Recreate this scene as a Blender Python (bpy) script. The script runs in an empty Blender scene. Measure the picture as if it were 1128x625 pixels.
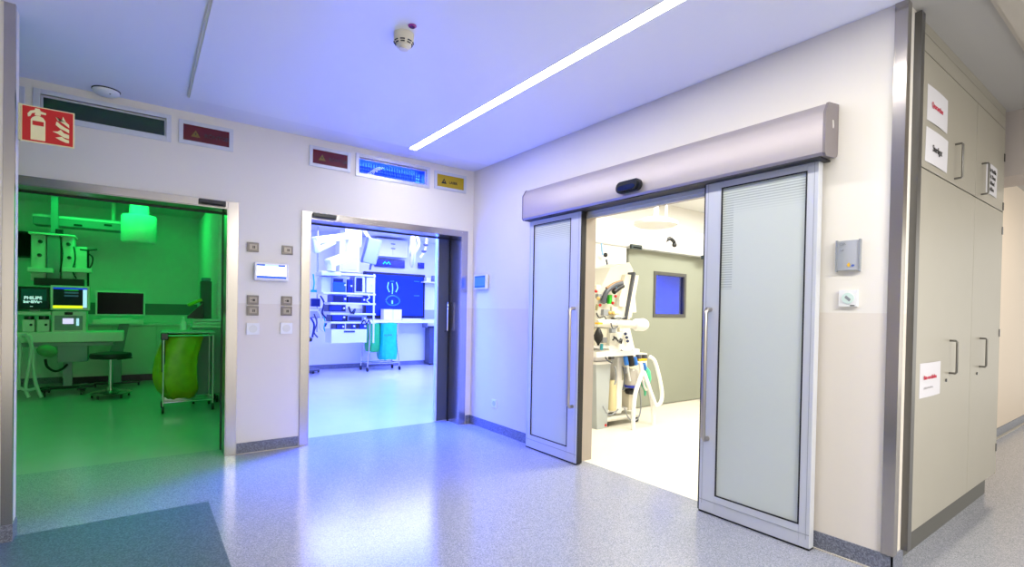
import bpy, bmesh, math, random
from mathutils import Vector, Matrix
random.seed(4)
S = bpy.context.scene
COL = S.collection
S.view_settings.view_transform = 'Standard'
S.view_settings.look = 'None'
S.view_settings.exposure = 0.0
S.view_settings.gamma = 1.0
S.view_settings.use_curve_mapping = False

# ------------------------------------------------------------------ camera
CP = Vector((-3.1918, -5.1751, 1.3495))
RT = Vector((0.80511986, -0.59281384, 0.01880843))
UP = Vector((-0.00834805, 0.02038193, 0.99975741))
FW = Vector((0.59305338, 0.80508157, -0.01146106))
FPX = 559.216; SX = 1.629; SY = 36.839
cd = bpy.data.cameras.new('camera'); cam = bpy.data.objects.new('camera', cd); COL.objects.link(cam)
M = Matrix.Identity(4)
for i in range(3):
    M[i][0] = RT[i]; M[i][1] = UP[i]; M[i][2] = -FW[i]; M[i][3] = CP[i]
cam.matrix_world = M
cd.sensor_fit = 'HORIZONTAL'; cd.sensor_width = 36; cd.lens = FPX * 36 / 1128
cd.shift_x = -SX / 1128; cd.shift_y = SY / 1128; cd.clip_start = 0.05
S.camera = cam

def at(u, v, Y=None, X=None, Z=None):
    """world point seen at pixel (u, v) that lies in the plane Y=, X= or Z="""
    d = FW + RT * ((u - 564 - SX) / FPX) - UP * ((v - 312.5 - SY) / FPX)
    a, val = (1, Y) if Y is not None else ((0, X) if X is not None else (2, Z))
    return CP + d * ((val - CP[a]) / d[a])

# ------------------------------------------------------------------ world and lights
w = bpy.data.worlds.new('world'); S.world = w; w.use_nodes = True
w.node_tree.nodes['Background'].inputs[0].default_value = (1.0, 0.965, 0.89, 1)
w.node_tree.nodes['Background'].inputs[1].default_value = 1.6

def area(name, loc, sx, sy, power, color, rot=(0, 0, 0)):
    l = bpy.data.lights.new(name, 'AREA'); l.shape = 'RECTANGLE'; l.size = sx; l.size_y = sy
    l.energy = power; l.color = color
    o = bpy.data.objects.new(name, l); COL.objects.link(o); o.location = loc; o.rotation_euler = rot
    return o
GREEN = (0.004, 1.0, 0.13)
BLUE = (0.03, 0.09, 1.0)
WHITE = (0.92, 0.95, 1.0)
WARM = (1.0, 0.97, 0.86)
area('green_room_lamp', (-3.5, 0.66, 2.85), 1.6, 0.45, 34, GREEN, (math.radians(-30), 0, 0))
area('green_room_lamp', (-3.5, 4.6, 2.96), 1.6, 0.8, 27, GREEN)
area('blue_room_lamp', (-0.9, 0.66, 2.85), 1.6, 0.45, 800, (0.03, 0.095, 1.0), (math.radians(-38), 0, 0))
area('blue_room_white_lamp', (0.8, 4.2, 2.95), 3.2, 2.2, 75, (1, .93, .97))
area('blue_room_white_lamp', (3.2, 3.0, 2.95), 1.2, 0.6, 58, WHITE)
area('blue_room_lamp', (0.8, 3.4, 2.96), 3.2, 3.0, 420, BLUE)
area('blue_room_lamp', (3.4, 3.2, 2.96), 2.0, 0.6, 330, BLUE)
area('treatment_room_lamp', (1.7, -2.3, 2.96), 1.6, 0.6, 115, WARM)
area('treatment_room_lamp', (3.6, -1.6, 2.96), 1.2, 0.6, 62, WARM)
area('corridor_lamp', (-0.97, -7.2, 2.955), 0.1, 3.0, 220, (1, 0.96, 0.90))
area('side_corridor_lamp', (4.2, -4.9, 2.955), 1.6, 0.2, 22, (1, 0.85, 0.68))

# ------------------------------------------------------------------ materials
def lin(h):
    if isinstance(h, str):
        c = [int(h[i:i+2], 16) / 255 for i in (0, 2, 4)]
        return tuple(x / 12.92 if x <= .04045 else ((x + .055) / 1.055) ** 2.4 for x in c)
    return h
MATS = {}
def mat(name, col, rough=0.5, metal=0.0, spec=0.5, emit=0, noise=0, nscale=40, alpha=1, trans=0, coat=0, stretch=None):
    if name in MATS: return MATS[name]
    m = bpy.data.materials.new(name); m.use_nodes = True; nt = m.node_tree
    b = nt.nodes['Principled BSDF']; c = lin(col)
    b.inputs['Base Color'].default_value = (*c, 1)
    b.inputs['Roughness'].default_value = rough; b.inputs['Metallic'].default_value = metal
    b.inputs['Specular IOR Level'].default_value = spec
    b.inputs['Coat Weight'].default_value = coat
    b.inputs['Transmission Weight'].default_value = trans
    b.inputs['Alpha'].default_value = alpha
    if emit:
        b.inputs['Emission Color'].default_value = (*c, 1); b.inputs['Emission Strength'].default_value = emit
    if noise or stretch:
        tc = nt.nodes.new('ShaderNodeTexCoord'); mp = nt.nodes.new('ShaderNodeMapping')
        nz = nt.nodes.new('ShaderNodeTexNoise'); nz.inputs['Scale'].default_value = nscale; nz.inputs['Detail'].default_value = 3
        nt.links.new(tc.outputs['Object'], mp.inputs[0]); nt.links.new(mp.outputs[0], nz.inputs['Vector'])
        if stretch: mp.inputs['Scale'].default_value = stretch
        if noise:
            mx = nt.nodes.new('ShaderNodeMix'); mx.data_type = 'RGBA'
            mx.inputs[6].default_value = (*[max(0, x * (1 - noise)) for x in c], 1)
            mx.inputs[7].default_value = (*[min(1, x * (1 + noise)) for x in c], 1)
            nt.links.new(nz.outputs[0], mx.inputs[0]); nt.links.new(mx.outputs[2], b.inputs['Base Color'])
        if stretch:
            mr = nt.nodes.new('ShaderNodeMapRange'); mr.inputs[3].default_value = rough * .7; mr.inputs[4].default_value = rough * 1.4
            nt.links.new(nz.outputs[0], mr.inputs[0]); nt.links.new(mr.outputs[0], b.inputs['Roughness'])
    MATS[name] = m
    return m

def wall_mat(name, up, low, zsplit):
    """painted wall: lower wall covering up to zsplit (world height), fine joint line on top of it"""
    m = mat(name, up, 0.55, spec=0.3); nt = m.node_tree; b = nt.nodes['Principled BSDF']
    g = nt.nodes.new('ShaderNodeNewGeometry'); sp = nt.nodes.new('ShaderNodeSeparateXYZ')
    nt.links.new(g.outputs['Position'], sp.inputs[0])
    r = nt.nodes.new('ShaderNodeValToRGB'); r.color_ramp.interpolation = 'CONSTANT'
    mt = nt.nodes.new('ShaderNodeMath'); mt.operation = 'DIVIDE'; mt.inputs[1].default_value = 3.2
    nt.links.new(sp.outputs[2], mt.inputs[0]); nt.links.new(mt.outputs[0], r.inputs[0])
    e = r.color_ramp.elements; e[0].position = 0; e[0].color = (*lin(low), 1)
    e[1].position = zsplit / 3.2; e[1].color = (*lin(up), 1)
    nt.links.new(r.outputs[0], b.inputs['Base Color'])
    return m

def speckle(name, base, dark, light, rough, scale=160, spec=0.5):
    m = mat(name, base, rough, spec=spec); nt = m.node_tree; b = nt.nodes['Principled BSDF']
    tc = nt.nodes.new('ShaderNodeNewGeometry')
    v = nt.nodes.new('ShaderNodeTexVoronoi'); v.inputs['Scale'].default_value = scale
    nt.links.new(tc.outputs['Position'], v.inputs['Vector'])
    sp = nt.nodes.new('ShaderNodeSeparateColor'); nt.links.new(v.outputs['Color'], sp.inputs[0])
    r = nt.nodes.new('ShaderNodeValToRGB'); e = r.color_ramp.elements
    e[0].position = 0.0; e[0].color = (*lin(dark), 1); e[1].position = 1; e[1].color = (*lin(light), 1)
    k = e.new(0.5); k.color = (*lin(base), 1)
    nt.links.new(sp.outputs[0], r.inputs[0]); nt.links.new(r.outputs[0], b.inputs['Base Color'])
    n = nt.nodes.new('ShaderNodeTexNoise'); n.inputs['Scale'].default_value = 260; n.inputs['Detail'].default_value = 1
    nt.links.new(tc.outputs['Position'], n.inputs['Vector'])
    bp = nt.nodes.new('ShaderNodeBump'); bp.inputs['Strength'].default_value = 0.03; bp.inputs['Distance'].default_value = 0.002
    nt.links.new(n.outputs[0], bp.inputs['Height']); nt.links.new(bp.outputs[0], b.inputs['Normal'])
    return m

m_wall = wall_mat('wall_paint', 'E8E3D8', 'E1D9CC', 1.365)
m_wallroom = mat('room_wall_paint', 'E4E4E2', 0.5)
m_ceil = mat('ceiling_paint', 'E6E8F0', 0.6, spec=0.2)
m_ceil2 = mat('ceiling_panel_paint', 'EAECF4', 0.35, spec=0.35)
m_ceil3 = mat('side_ceiling_paint', 'C9C2B6', 0.6)
m_floor = speckle('floor_vinyl', '989BA4', '7F838D', 'B0B2BA', 0.16, scale=230, spec=0.65)
m_fmat = speckle('dark_floor_vinyl', '55656E', '46545C', '6C7A82', 0.45, spec=0.3)
m_base = speckle('skirting_vinyl', '6E7280', '575B68', '8A8E9A', 0.4)
m_roomfloor = mat('room_floor', 'C4C6CA', 0.22, noise=0.05, nscale=3)
m_steel = mat('brushed_steel', 'B9B3AC', 0.22, metal=1.0, stretch=(60, 60, 1.5))
m_steelh = mat('brushed_steel_header', 'B9B3AC', 0.22, metal=1.0, stretch=(1.5, 60, 60))
m_alu = mat('anodised_aluminium', 'D0D3D8', 0.38, metal=0.25)
m_canopy = mat('taupe_anodised_cover', 'A79F9E', 0.42, metal=0.35)
m_black = mat('black_rubber', '14161A', 0.5)
m_dark = mat('dark_plastic', '1A1D24', 0.25)
m_white = mat('white_plastic', 'E8E8E6', 0.35)
m_offwhite = mat('offwhite_enamel', 'DDDCD2', 0.35)
m_cream = mat('cream_plastic', 'E2DCC8', 0.4)
m_grey = mat('grey_enamel', '8D9298', 0.4)
m_slate = mat('slate_door', '474C57', 0.4)
m_chrome = mat('chrome', 'C8C8C8', 0.12, metal=1.0)
m_cab = mat('cabinet_laminate', 'A19C8E', 0.42, noise=.02, nscale=8)
m_gap = mat('shadow_gap_black', '25241F', 0.7)
m_red = mat('sign_red', 'C4100E', 0.4)
m_pale = mat('photoluminescent_cream', 'ECE6B4', 0.4)
m_screenblk = mat('black_screen_glass', '050608', 0.25, spec=.12)

# ------------------------------------------------------------------ mesh builder
class MB:
    def __init__(s): s.bm = bmesh.new()
    def box(s, x0, x1, y0, y1, z0, z1, bev=0, seg=2, mtx=None):
        r = bmesh.ops.create_cube(s.bm, size=1); vs = r['verts']
        for v in vs:
            v.co = Vector(((x0 + x1) / 2 + v.co.x * (x1 - x0), (y0 + y1) / 2 + v.co.y * (y1 - y0), (z0 + z1) / 2 + v.co.z * (z1 - z0)))
        if bev:
            es = list({e for v in vs for e in v.link_edges})
            rr = bmesh.ops.bevel(s.bm, geom=es, offset=bev, segments=seg, affect='EDGES', profile=0.5)
            vs = list({v for f in rr['faces'] for v in f.verts} | {v for v in vs if v.is_valid})
        if mtx is not None:
            for v in vs: v.co = mtx @ v.co
        return s
    def cyl(s, p0, p1, r0, r1=None, seg=20, cap=True):
        p0 = Vector(p0); p1 = Vector(p1); r1 = r0 if r1 is None else r1
        d = p1 - p0; L = d.length
        q = d.to_track_quat('Z', 'Y').to_matrix().to_4x4()
        bmesh.ops.create_cone(s.bm, cap_ends=cap, segments=seg, radius1=r0, radius2=r1, depth=L, matrix=Matrix.Translation((p0 + p1) / 2) @ q)
        return s
    def sph(s, c, r, sc=(1, 1, 1), rot=None, u=16, v=10):
        m = Matrix.Translation(Vector(c)) @ (rot or Matrix.Identity(4)) @ Matrix.Diagonal((sc[0], sc[1], sc[2], 1))
        bmesh.ops.create_uvsphere(s.bm, u_segments=u, v_segments=v, radius=r, matrix=m); return s
    def lathe(s, c, prof, seg=28, axis='Z'):
        c = Vector(c); rings = []
        for (r, h) in prof:
            ring = []
            for i in range(seg):
                a = 2 * math.pi * i / seg; p = Vector((r * math.cos(a), r * math.sin(a), h))
                if axis == 'X': p = Vector((p.z, p.x, p.y))
                elif axis == 'Y': p = Vector((p.x, p.z, p.y))
                ring.append(s.bm.verts.new(c + p))
            rings.append(ring)
        for a, b in zip(rings, rings[1:]):
            for i in range(seg): s.bm.faces.new((a[i], a[(i+1) % seg], b[(i+1) % seg], b[i]))
        s.bm.faces.new(rings[0]); s.bm.faces.new(rings[-1])
        bmesh.ops.recalc_face_normals(s.bm, faces=s.bm.faces); return s
    def prism(s, pts, o, ux, uz, n, t):
        """polygon pts (a, b) at o + a ux + b uz, thickness t along n"""
        o, ux, uz, n = map(Vector, (o, ux, uz, n))
        A = [s.bm.verts.new(o + ux * a + uz * b) for a, b in pts]
        B = [s.bm.verts.new(v.co + n * t) for v in A]; k = len(A)
        f = [s.bm.faces.new(A), s.bm.faces.new(B[::-1])]
        for i in range(k): f.append(s.bm.faces.new((A[i], B[i], B[(i+1) % k], A[(i+1) % k])))
        bmesh.ops.recalc_face_normals(s.bm, faces=f); return s
    def tube(s, pts, r, seg=10, smooth=True):
        P = [Vector(p) for p in pts]
        if smooth and len(P) > 2:
            Q = []
            for i in range(len(P) - 1):
                a = P[max(i-1, 0)]; b = P[i]; c = P[i+1]; d = P[min(i+2, len(P)-1)]
                for k in range(6):
                    t = k / 6
                    Q.append(.5 * ((2*b) + (c-a)*t + (2*a-5*b+4*c-d)*t*t + (3*b-3*c+d-a)*t**3))
            P = Q + [P[-1]]
        rings = []; prev = None
        for i, p in enumerate(P):
            d = (P[min(i+1, len(P)-1)] - P[max(i-1, 0)]).normalized()
            if prev is None: n = d.orthogonal().normalized()
            else:
                n = prev - d * prev.dot(d)
                n = n.normalized() if n.length > 1e-6 else d.orthogonal().normalized()
            prev = n; b = d.cross(n)
            rings.append([s.bm.verts.new(p + (n * math.cos(2*math.pi*j/seg) + b * math.sin(2*math.pi*j/seg)) * r) for j in range(seg)])
        for a, b in zip(rings, rings[1:]):
            for j in range(seg): s.bm.faces.new((a[j], a[(j+1) % seg], b[(j+1) % seg], b[j]))
        s.bm.faces.new(rings[0]); s.bm.faces.new(rings[-1])
        bmesh.ops.recalc_face_normals(s.bm, faces=s.bm.faces); return s
    def build(s, name, m, parent=None, smooth=False):
        me = bpy.data.meshes.new(name)
        root = parent
        while root is not None and root.parent is not None: root = root.parent
        if root is not None: off = root.location.copy()
        else:
            xs = [v.co for v in s.bm.verts]
            lo = Vector([min(c[i] for c in xs) for i in range(3)]); hi = Vector([max(c[i] for c in xs) for i in range(3)])
            off = Vector(((lo.x + hi.x) / 2, (lo.y + hi.y) / 2, lo.z))
        for v in s.bm.verts: v.co -= off
        s.bm.normal_update()
        s.bm.to_mesh(me); s.bm.free()
        o = bpy.data.objects.new(name, me); COL.objects.link(o); me.materials.append(m)
        if parent is not None: o.parent = parent
        else: o.location = off
        if smooth:
            for p in me.polygons: p.use_smooth = True
            me.set_sharp_from_angle(angle=math.radians(40))
        return o

def tag(o, label=None, cat=None, group=None, kind=None):
    if label: o['label'] = label
    if cat: o['category'] = cat
    if group: o['group'] = group
    if kind: o['kind'] = kind
    return o
def thing(name, loc, label, cat, group=None):
    o = bpy.data.objects.new(name, None); COL.objects.link(o); o.location = loc; o.empty_display_size = .1
    return tag(o, label, cat, group)
def struct(name, mb, m, parent=None, smooth=False):
    o = mb.build(name, m, parent, smooth)
    if parent is None: o['kind'] = 'structure'
    return o
def sempty(name, loc=(0, 0, 0)):
    o = bpy.data.objects.new(name, None); COL.objects.link(o); o.location = loc; o['kind'] = 'structure'; return o
def bx(*a, **k): return MB().box(*a, **k)
def copy_tree(o, parent=None):
    c = o.copy(); COL.objects.link(c)
    if parent is not None: c.parent = parent
    for ch in [x for x in o.children]: copy_tree(ch, c)
    return c
def text(name, s, size, o, ux, uz, m, parent, align='LEFT', bold=0.0):
    cu = bpy.data.curves.new(name, 'FONT'); cu.body = s; cu.size = size; cu.align_x = align; cu.extrude = 0.0006; cu.offset = bold
    t = bpy.data.objects.new(name, cu); COL.objects.link(t)
    dg = bpy.context.evaluated_depsgraph_get(); dg.update()
    me = bpy.data.meshes.new_from_object(t.evaluated_get(dg)); bpy.data.objects.remove(t)
    ux = Vector(ux); uz = Vector(uz); n = ux.cross(uz)
    root = parent
    while root.parent is not None: root = root.parent
    off = Vector(o) - root.location
    for v in me.vertices: v.co = off + ux * v.co.x + uz * v.co.y + n * (v.co.z + 0.0006)
    ob = bpy.data.objects.new(name, me); COL.objects.link(ob); me.materials.clear(); me.materials.append(m); ob.parent = parent
    return ob

def PX(u0, v0, u1, v1, Y):
    """metres rectangle in the plane Y seen between two picture corners"""
    um, vm = (u0 + u1) / 2, (v0 + v1) / 2
    return at(u0, vm, Y=Y).x, at(u1, vm, Y=Y).x, at(um, v1, Y=Y).z, at(um, v0, Y=Y).z
def pbox(mb, u0, v0, u1, v1, Y, d, bev=0.004):
    a, b, c, e = PX(u0, v0, u1, v1, Y); return mb.box(a, b, Y, Y + d, c, e, bev=bev)

H = 3.0
# ================================================================== SETTING
# floors
struct('floor', bx(-6.2, 0.07, -9, 0.27, -0.08, 0).box(0.07, 9, -9, -3.75, -0.08, 0), m_floor)
struct('floor', bx(-5.4, -2.26, 0.27, 6.35, -0.08, 0), mat('green_room_floor', 'A2A8A6', .2, noise=.05, nscale=3))
struct('floor', bx(-2.14, 5.4, 0.27, 6.35, -0.08, 0), m_roomfloor)
struct('floor', bx(0.07, 5.4, -3.75, -0.35, -0.08, 0), mat('treatment_floor', 'E4DFD2', 0.3, noise=.03, nscale=4))
# ceiling: perimeter board and lowered metal panel field
struct('ceiling', bx(-6.2, 0.0, -9, 0.0, H, H + .1), m_ceil)
struct('ceiling', bx(0, 9, -9, -3.75, H, H + .1), mat('ceiling_paint_shaded', 'BBB9B5', .6))  # same paint as the corridor ceiling, dimmer light put into the colour
struct('ceiling', bx(-5.4, -2.26, 0.25, 6.35, H, H + .1), m_wallroom)
struct('ceiling', bx(-2.14, 5.4, 0.25, 6.35, H, H + .1), m_wallroom)
struct('ceiling', bx(0.16, 5.4, -3.75, -0.3, H, H + .1), m_wallroom)
LX0, LX1 = -1.015, -0.925
isl = MB()
for (a, b, c, d) in ((-2.89, LX0, -9, -0.4), (LX1, -0.06, -9, -0.4)): isl.box(a, b, c, d, H - .022, H - .001)
struct('trim_1', isl, m_ceil2)
struct('trim_2', bx(-2.905, -2.889, -9, -0.39, H - .012, H - .0005), mat('pale_edge_strip', 'DAD8CC', .4))
struct('trim_3', bx(0.02, 9, -4.52, -4.50, H - .02, H).box(0.02, 9, -9, -4.52, H - .03, H - .001), m_ceil3)
struct('trim_4', bx(2.33, 2.79, -6.5, -3.79, 2.49, H), mat('bulkhead_paint', 'B9B0AA', .6))

def holes_wall(x0, x1, y0, y1, holes):
    """wall along X with rectangular openings (xa, xb, za, zb)"""
    mb = MB(); xs = sorted({x0, x1, *[h[0] for h in holes], *[h[1] for h in holes]})
    for a, b in zip(xs, xs[1:]):
        hs = sorted([h for h in holes if h[0] <= a + 1e-6 and h[1] >= b - 1e-6], key=lambda h: h[2])
        z = 0
        for h in hs:
            if h[2] > z + 1e-4: mb.box(a, b, y0, y1, z, h[2])
            z = h[3]
        if z < H: mb.box(a, b, y0, y1, z, H)
    bmesh.ops.remove_doubles(mb.bm, verts=mb.bm.verts, dist=1e-5)
    return mb
GX0, GX1 = -4.55, -2.565
BX0, BX1 = -1.86, -0.157
HZ = 2.215
W1 = (-3.80, -3.025, 2.755, 2.905)
W2 = (-1.39, -0.62, 2.74, 2.905)
struct('wall_back', holes_wall(-6.2, 0.0, 0, 0.25, [(GX0, GX1, 0, HZ), (BX0, BX1, 0, HZ), W1, W2]), m_wall)
# right wall (plane X = 0) with the sliding door opening
OY0, OY1 = -1.857, -3.22
struct('wall_right', bx(0, .16, OY0, -.0, 0, H).box(0, .16, OY1, OY0, 2.235, H).box(0, .16, -4.23, OY1, 0, H), m_wall)
struct('wall_stub', bx(-6.2, -3.762, -1.23, -1.105, 0, H), m_wall)
struct('wall_unseen_left', bx(-5.3, -5.2, -9, -1.23, 0, H), m_wall)  # unseen wall, added to block ambient light and darken the left side
struct('wall_unseen_left_back', bx(-6.3, -6.2, -1.23, .25, 0, H), m_wall)  # unseen wall behind the stub, added to shut out ambient light
struct('wall_side', bx(.16, 9, -3.79, -3.68, 0, H), mat('warm_wall_paint', 'E0D2C0', .55))
# inner rooms
struct('wall_partition', bx(-2.26, -2.14, .25, 6.2, 0, H), m_wallroom)
def bandwall(name, x0, x1, y0, y1, z0, z1, m2):
    o = struct(name, bx(x0, x1, y0, y1, 0, z0).box(x0, x1, y0, y1, z1, H), m_wallroom)
    struct(name.replace('wall', 'trim'), bx(x0, x1, y0 - .01, y1, z0, z1), m2)
    return o
bandwall('wall_green_room', -5.4, -2.26, 6.2, 6.35, 1.16, 1.36, mat('grey_wall_rail', '70787A', .5))
bandwall('wall_blue_room', -2.14, 5.4, 6.2, 6.35, 1.12, 1.34, mat('pale_wall_rail', 'A8AEB4', .5))
struct('wall_green_side', bx(-5.4, -5.25, .25, 6.2, 0, H), m_wallroom)
struct('wall_blue_side', bx(5.25, 5.4, .25, 6.2, 0, H), m_wallroom)
WX0, WX1, WZ0, WZ1 = 2.87, 3.55, 1.35, 1.92
struct('wall_treatment', holes_wall(.16, 5.4, -.35, .25, [(WX0, WX1, WZ0, WZ1)]), m_wallroom)
struct('wall_treatment_side', bx(5.25, 5.4, -3.75, -.35, 0, H), m_wallroom)
# ribbed pale panelling in green room
rp = MB()
for k in range(22):
    y = 3.1 + k * .14; rp.cyl((-2.27, y, .1), (-2.27, y, 2.9), .05, seg=10)
struct('trim_5', rp, m_wallroom, smooth=True)
# skirting
def skirt(name, segs, mt=None):
    mb = MB()
    for (a, b, c, d) in segs: mb.box(a, b, c, d, 0, .1)
    struct(name, mb, mt or m_base)
skirt('baseboard_back', [(-2.475, -1.945, -.008, 0), (-.065, 0, -.008, 0), (-6.2, GX0 - .1, -.008, 0)])
skirt('baseboard_right', [(-.008, 0, OY0 + .05, 0), (-.008, 0, -4.238, OY1), (-.008, .15, -4.238, -4.23)])
skirt('baseboard_stub', [(-6.2, -3.762, -1.238, -1.23), (-3.762, -3.756, -1.238, -1.105)])
skirt('baseboard_side', [(2.3, 9, -3.80, -3.79)])
skirt('baseboard_green_room', [(-5.25, -2.26, 6.19, 6.2)])
skirt('baseboard_blue_room', [(-2.14, 5.25, 6.185, 6.2)])
struct('trim_6', bx(-.02, -.008, -3.2 - 1.03, -3.2, 0, .006).box(-2.475, -1.945, -.02, -.008, 0, .006).box(2.3, 9, -3.825, -3.8, 0, .006), mat('sealant_pale', 'B9B4A8', .5))

# dark floor zone
tag(bx(-6.0, -2.80, -8.8, -1.155, 0.0, .004).build('floor_mat', m_fmat), 'dark grey-green floor mat before the green-lit doorway', 'mat')

# steel door frames with lined reveals
def frame(name, x0, x1, ext=.085):
    mb = MB(); t = .014
    for (a, b) in ((x0 - ext, x0), (x1, x1 + ext)):
        mb.box(a, b, -t, 0.0, 0, HZ + .065, bev=.002)
    mb.box(x0 + .0005, x0 + .006, -t + .002, .26, 0, HZ - .006).box(x1 - .006, x1 - .0005, -t + .002, .26, 0, HZ - .006)
    o = struct(name, mb, m_steel)
    o2 = MB(); o2.box(x0, x1, -t, 0, HZ, HZ + .065, bev=.002).box(x0, x1, -t + .002, .26, HZ - .006, HZ - .0005)
    h = o2.build('header', m_steelh, o)
    # dark seal at inner edge
    q = MB(); q.box(x0 + .006, x1 - .006, .245, .262, HZ - .018, HZ - .006).box(x1 - .014, x1 - .006, .245, .262, 0, HZ - .018)
    q.build('seal', m_black, o)
    return o
frame('trim_7', GX0, GX1); frame('trim_8', BX0, BX1, .08)
def header_sensor(x0, x1, label):
    t = thing('door_sensor', ((x0 + x1) / 2, -.014, HZ + .01), label, 'sensor')
    bx(x0, x1, -.045, -.014, HZ + .008, HZ + .056, bev=.006).build('housing', m_dark, t)
    bx(x0 + .02, x1 - .02, -.047, -.044, HZ + .012, HZ + .024).build('lens', m_screenblk, t)
header_sensor(-2.79, -2.585, 'black door sensor on the steel header of the green-lit doorway')
header_sensor(-1.845, -1.62, 'black door sensor on the steel header of the blue-lit doorway')
# dark sliding leaf parked at the right of the blue doorway
d = sempty('door_1', (-.1, .3, 0))
bx(-.315, .75, .27, .32, .01, 2.28, bev=.003).build('door_leaf', m_slate, d)
bx(-.327, -.312, .262, .325, .01, 2.28).build('edge_profile', m_alu, d)
MB().tube([(-.205, .27, 1.44), (-.205, .215, 1.43), (-.205, .215, 1.10), (-.205, .27, 1.09)], .011, smooth=False).build('handle', m_chrome, d, True)

# corner guards
def guard(name, mb): struct(name, mb, m_steel)
guard('trim_9', bx(-.012, 0, -4.242, -4.185, .1, H).box(0.0, .045, -4.242, -4.23, .1, H))
guard('trim_10', bx(-3.806, -3.759, -1.236, -1.23, .1, H).box(-3.762, -3.759, -1.23, -1.205, .1, H))
struct('trim_11', bx(.13, .185, -4.262, -4.23, .1, 2.985), mat('dark_steel_strip', '6B6A68', .35, metal=.8))

# louvred windows above the doorways
def top_window(n, ox0, ox1, oz0, oz1, hole, slatm, paneM):
    t = sempty('window_%d' % n, ((ox0 + ox1) / 2, 0, oz0))
    mb = MB(); f = .012
    a, b, c, e = hole
    for (p, q, r, s_) in ((ox0, a, oz0, oz1), (b, ox1, oz0, oz1), (a, b, oz0, c), (a, b, e, oz1)):
        mb.box(p, q, -f, 0.02, r, s_, bev=.002)
    mb.build('window_frame', m_alu, t)
    m2 = MB(); g = .012
    for (p, q, r, s_) in ((a, a + g, c, e), (b - g, b, c, e), (a + g, b - g, c, c + g), (a + g, b - g, e - g, e)):
        m2.box(p, q, .02, .25, r, s_)
    m2.build('window_reveal', m_alu, t)
    bx(a + g, b - g, .03, .036, c + g, e - g).build('pane', paneM, t)
    s3 = MB()
    for k in range(26):
        x = a + .02 + k * (b - a - .04) / 25
        s3.box(x - .002, x + .002, .12, .14, c + g, e - g)
    for k in range(3):
        z = c + .035 + k * (e - c - .06) / 3
        s3.box(a + .012, b - .012, .14, .17, z, z + .006)
    s3.build('louvre', slatm, t)
def glass_mat(name, col, alpha):
    m = bpy.data.materials.new(name); m.use_nodes = True; nt = m.node_tree
    nt.nodes.remove(nt.nodes['Principled BSDF'])
    g = nt.nodes.new('ShaderNodeBsdfTransparent'); g.inputs[0].default_value = (*lin(col), 1)
    gl = nt.nodes.new('ShaderNodeBsdfGlossy'); gl.inputs[1].default_value = .05
    mx = nt.nodes.new('ShaderNodeMixShader'); mx.inputs[0].default_value = alpha
    nt.links.new(g.outputs[0], mx.inputs[1]); nt.links.new(gl.outputs[0], mx.inputs[2])
    nt.links.new(mx.outputs[0], nt.nodes['Material Output'].inputs[0]); return m
top_window(1, -3.842, -2.99, 2.715, 2.94, W1, mat('window_slat_dark', '3C4448', .5), glass_mat('tinted_pane', '5A6468', .08))
top_window(2, -1.425, -.585, 2.705, 2.94, W2, mat('window_slat_grey', '8A9096', .5), glass_mat('clear_pane', '8C9CD0', .008))

# ================================================================== CORRIDOR THINGS
# LED line
t = thing('light_strip', (-.97, -3, H - .03), 'long white glowing LED strip recessed in the ceiling', 'light')
m_led = mat('led_diffuser', 'FFFFFF', emit=1)
m_led.node_tree.nodes['Principled BSDF'].inputs['Emission Color'].default_value = (1, .97, .92, 1)
m_led.node_tree.nodes['Principled BSDF'].inputs['Emission Strength'].default_value = 48
bx(LX0 + .008, LX1 - .008, -5.6, -.385, H - .024, H - .012).build('diffuser', m_led, t)
bx(LX0 + .0005, LX0 + .008, -5.6, -.38, H - .0235, H - .001).box(LX1 - .008, LX1 - .0005, -5.6, -.38, H - .0235, H - .001).box(LX0 + .001, LX1 - .001, -.385, -.372, H - .026, H - .001).build('channel', m_alu, t)

# smoke detectors
def detector(x, y, z, r, label, flat=False):
    t = thing('smoke_detector', (x, y, z), label, 'smoke detector')
    if flat:
        MB().lathe((x, y, z), [(r, 0), (r, -.012), (r * .98, -.022), (r * .8, -.034), (r * .3, -.038)]).build('housing', m_white, t, True)
        MB().lathe((x, y, z), [(r * 1.06, 0), (r * 1.06, -.006), (r, -.008)]).build('base_ring', m_black, t, True)
        MB().sph((x + r * .3, y - r * .5, z - .034), .006).build('indicator', m_dark, t, True)
    else:
        MB().lathe((x, y, z), [(r * 1.02, 0), (r * 1.02, -.02), (r, -.024), (r, -.045), (r * .8, -.062)]).build('base', m_cream, t, True)
        MB().lathe((x, y, z), [(r * .8, -.060), (r * .72, -.075), (r * .45, -.082), (r * .45, -.092), (r * .2, -.096)]).build('housing', m_cream, t, True)
        mb = MB()
        for k in range(8):
            a0 = k * math.pi / 4
            for zz in (-.052, -.062):
                rr = r * (.965 if zz == -.052 else .84)
                pts = [(x + rr * math.cos(a0 + j * .12), y + rr * math.sin(a0 + j * .12), z + zz) for j in range(5)]
                mb.tube(pts, .0035, seg=6)
        mb.build('vent_slot', m_black, t)
detector(-1.945, -2.335, H - .022, .058, 'cream domed smoke detector on the ceiling panel beside the LED strip')
detector(-3.414, -.11, H, .085, 'flat white smoke detector on the ceiling above the louvred window', True)
t = thing('indicator_light', (-1.945, -2.45, H - .022), 'small purple indicator lamp on the ceiling by the cream detector', 'indicator light')
MB().lathe((-1.945, -2.45, H - .022), [(.024, 0), (.024, -.004), (.019, -.008)]).build('bezel', mat('magenta_plastic', 'A0309A', .3), t, True)
MB().lathe((-1.945, -2.45, H - .03), [(.016, 0), (.014, -.004), (.004, -.007)]).build('lens', mat('dark_magenta', '5A0A50', .2), t, True)

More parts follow.
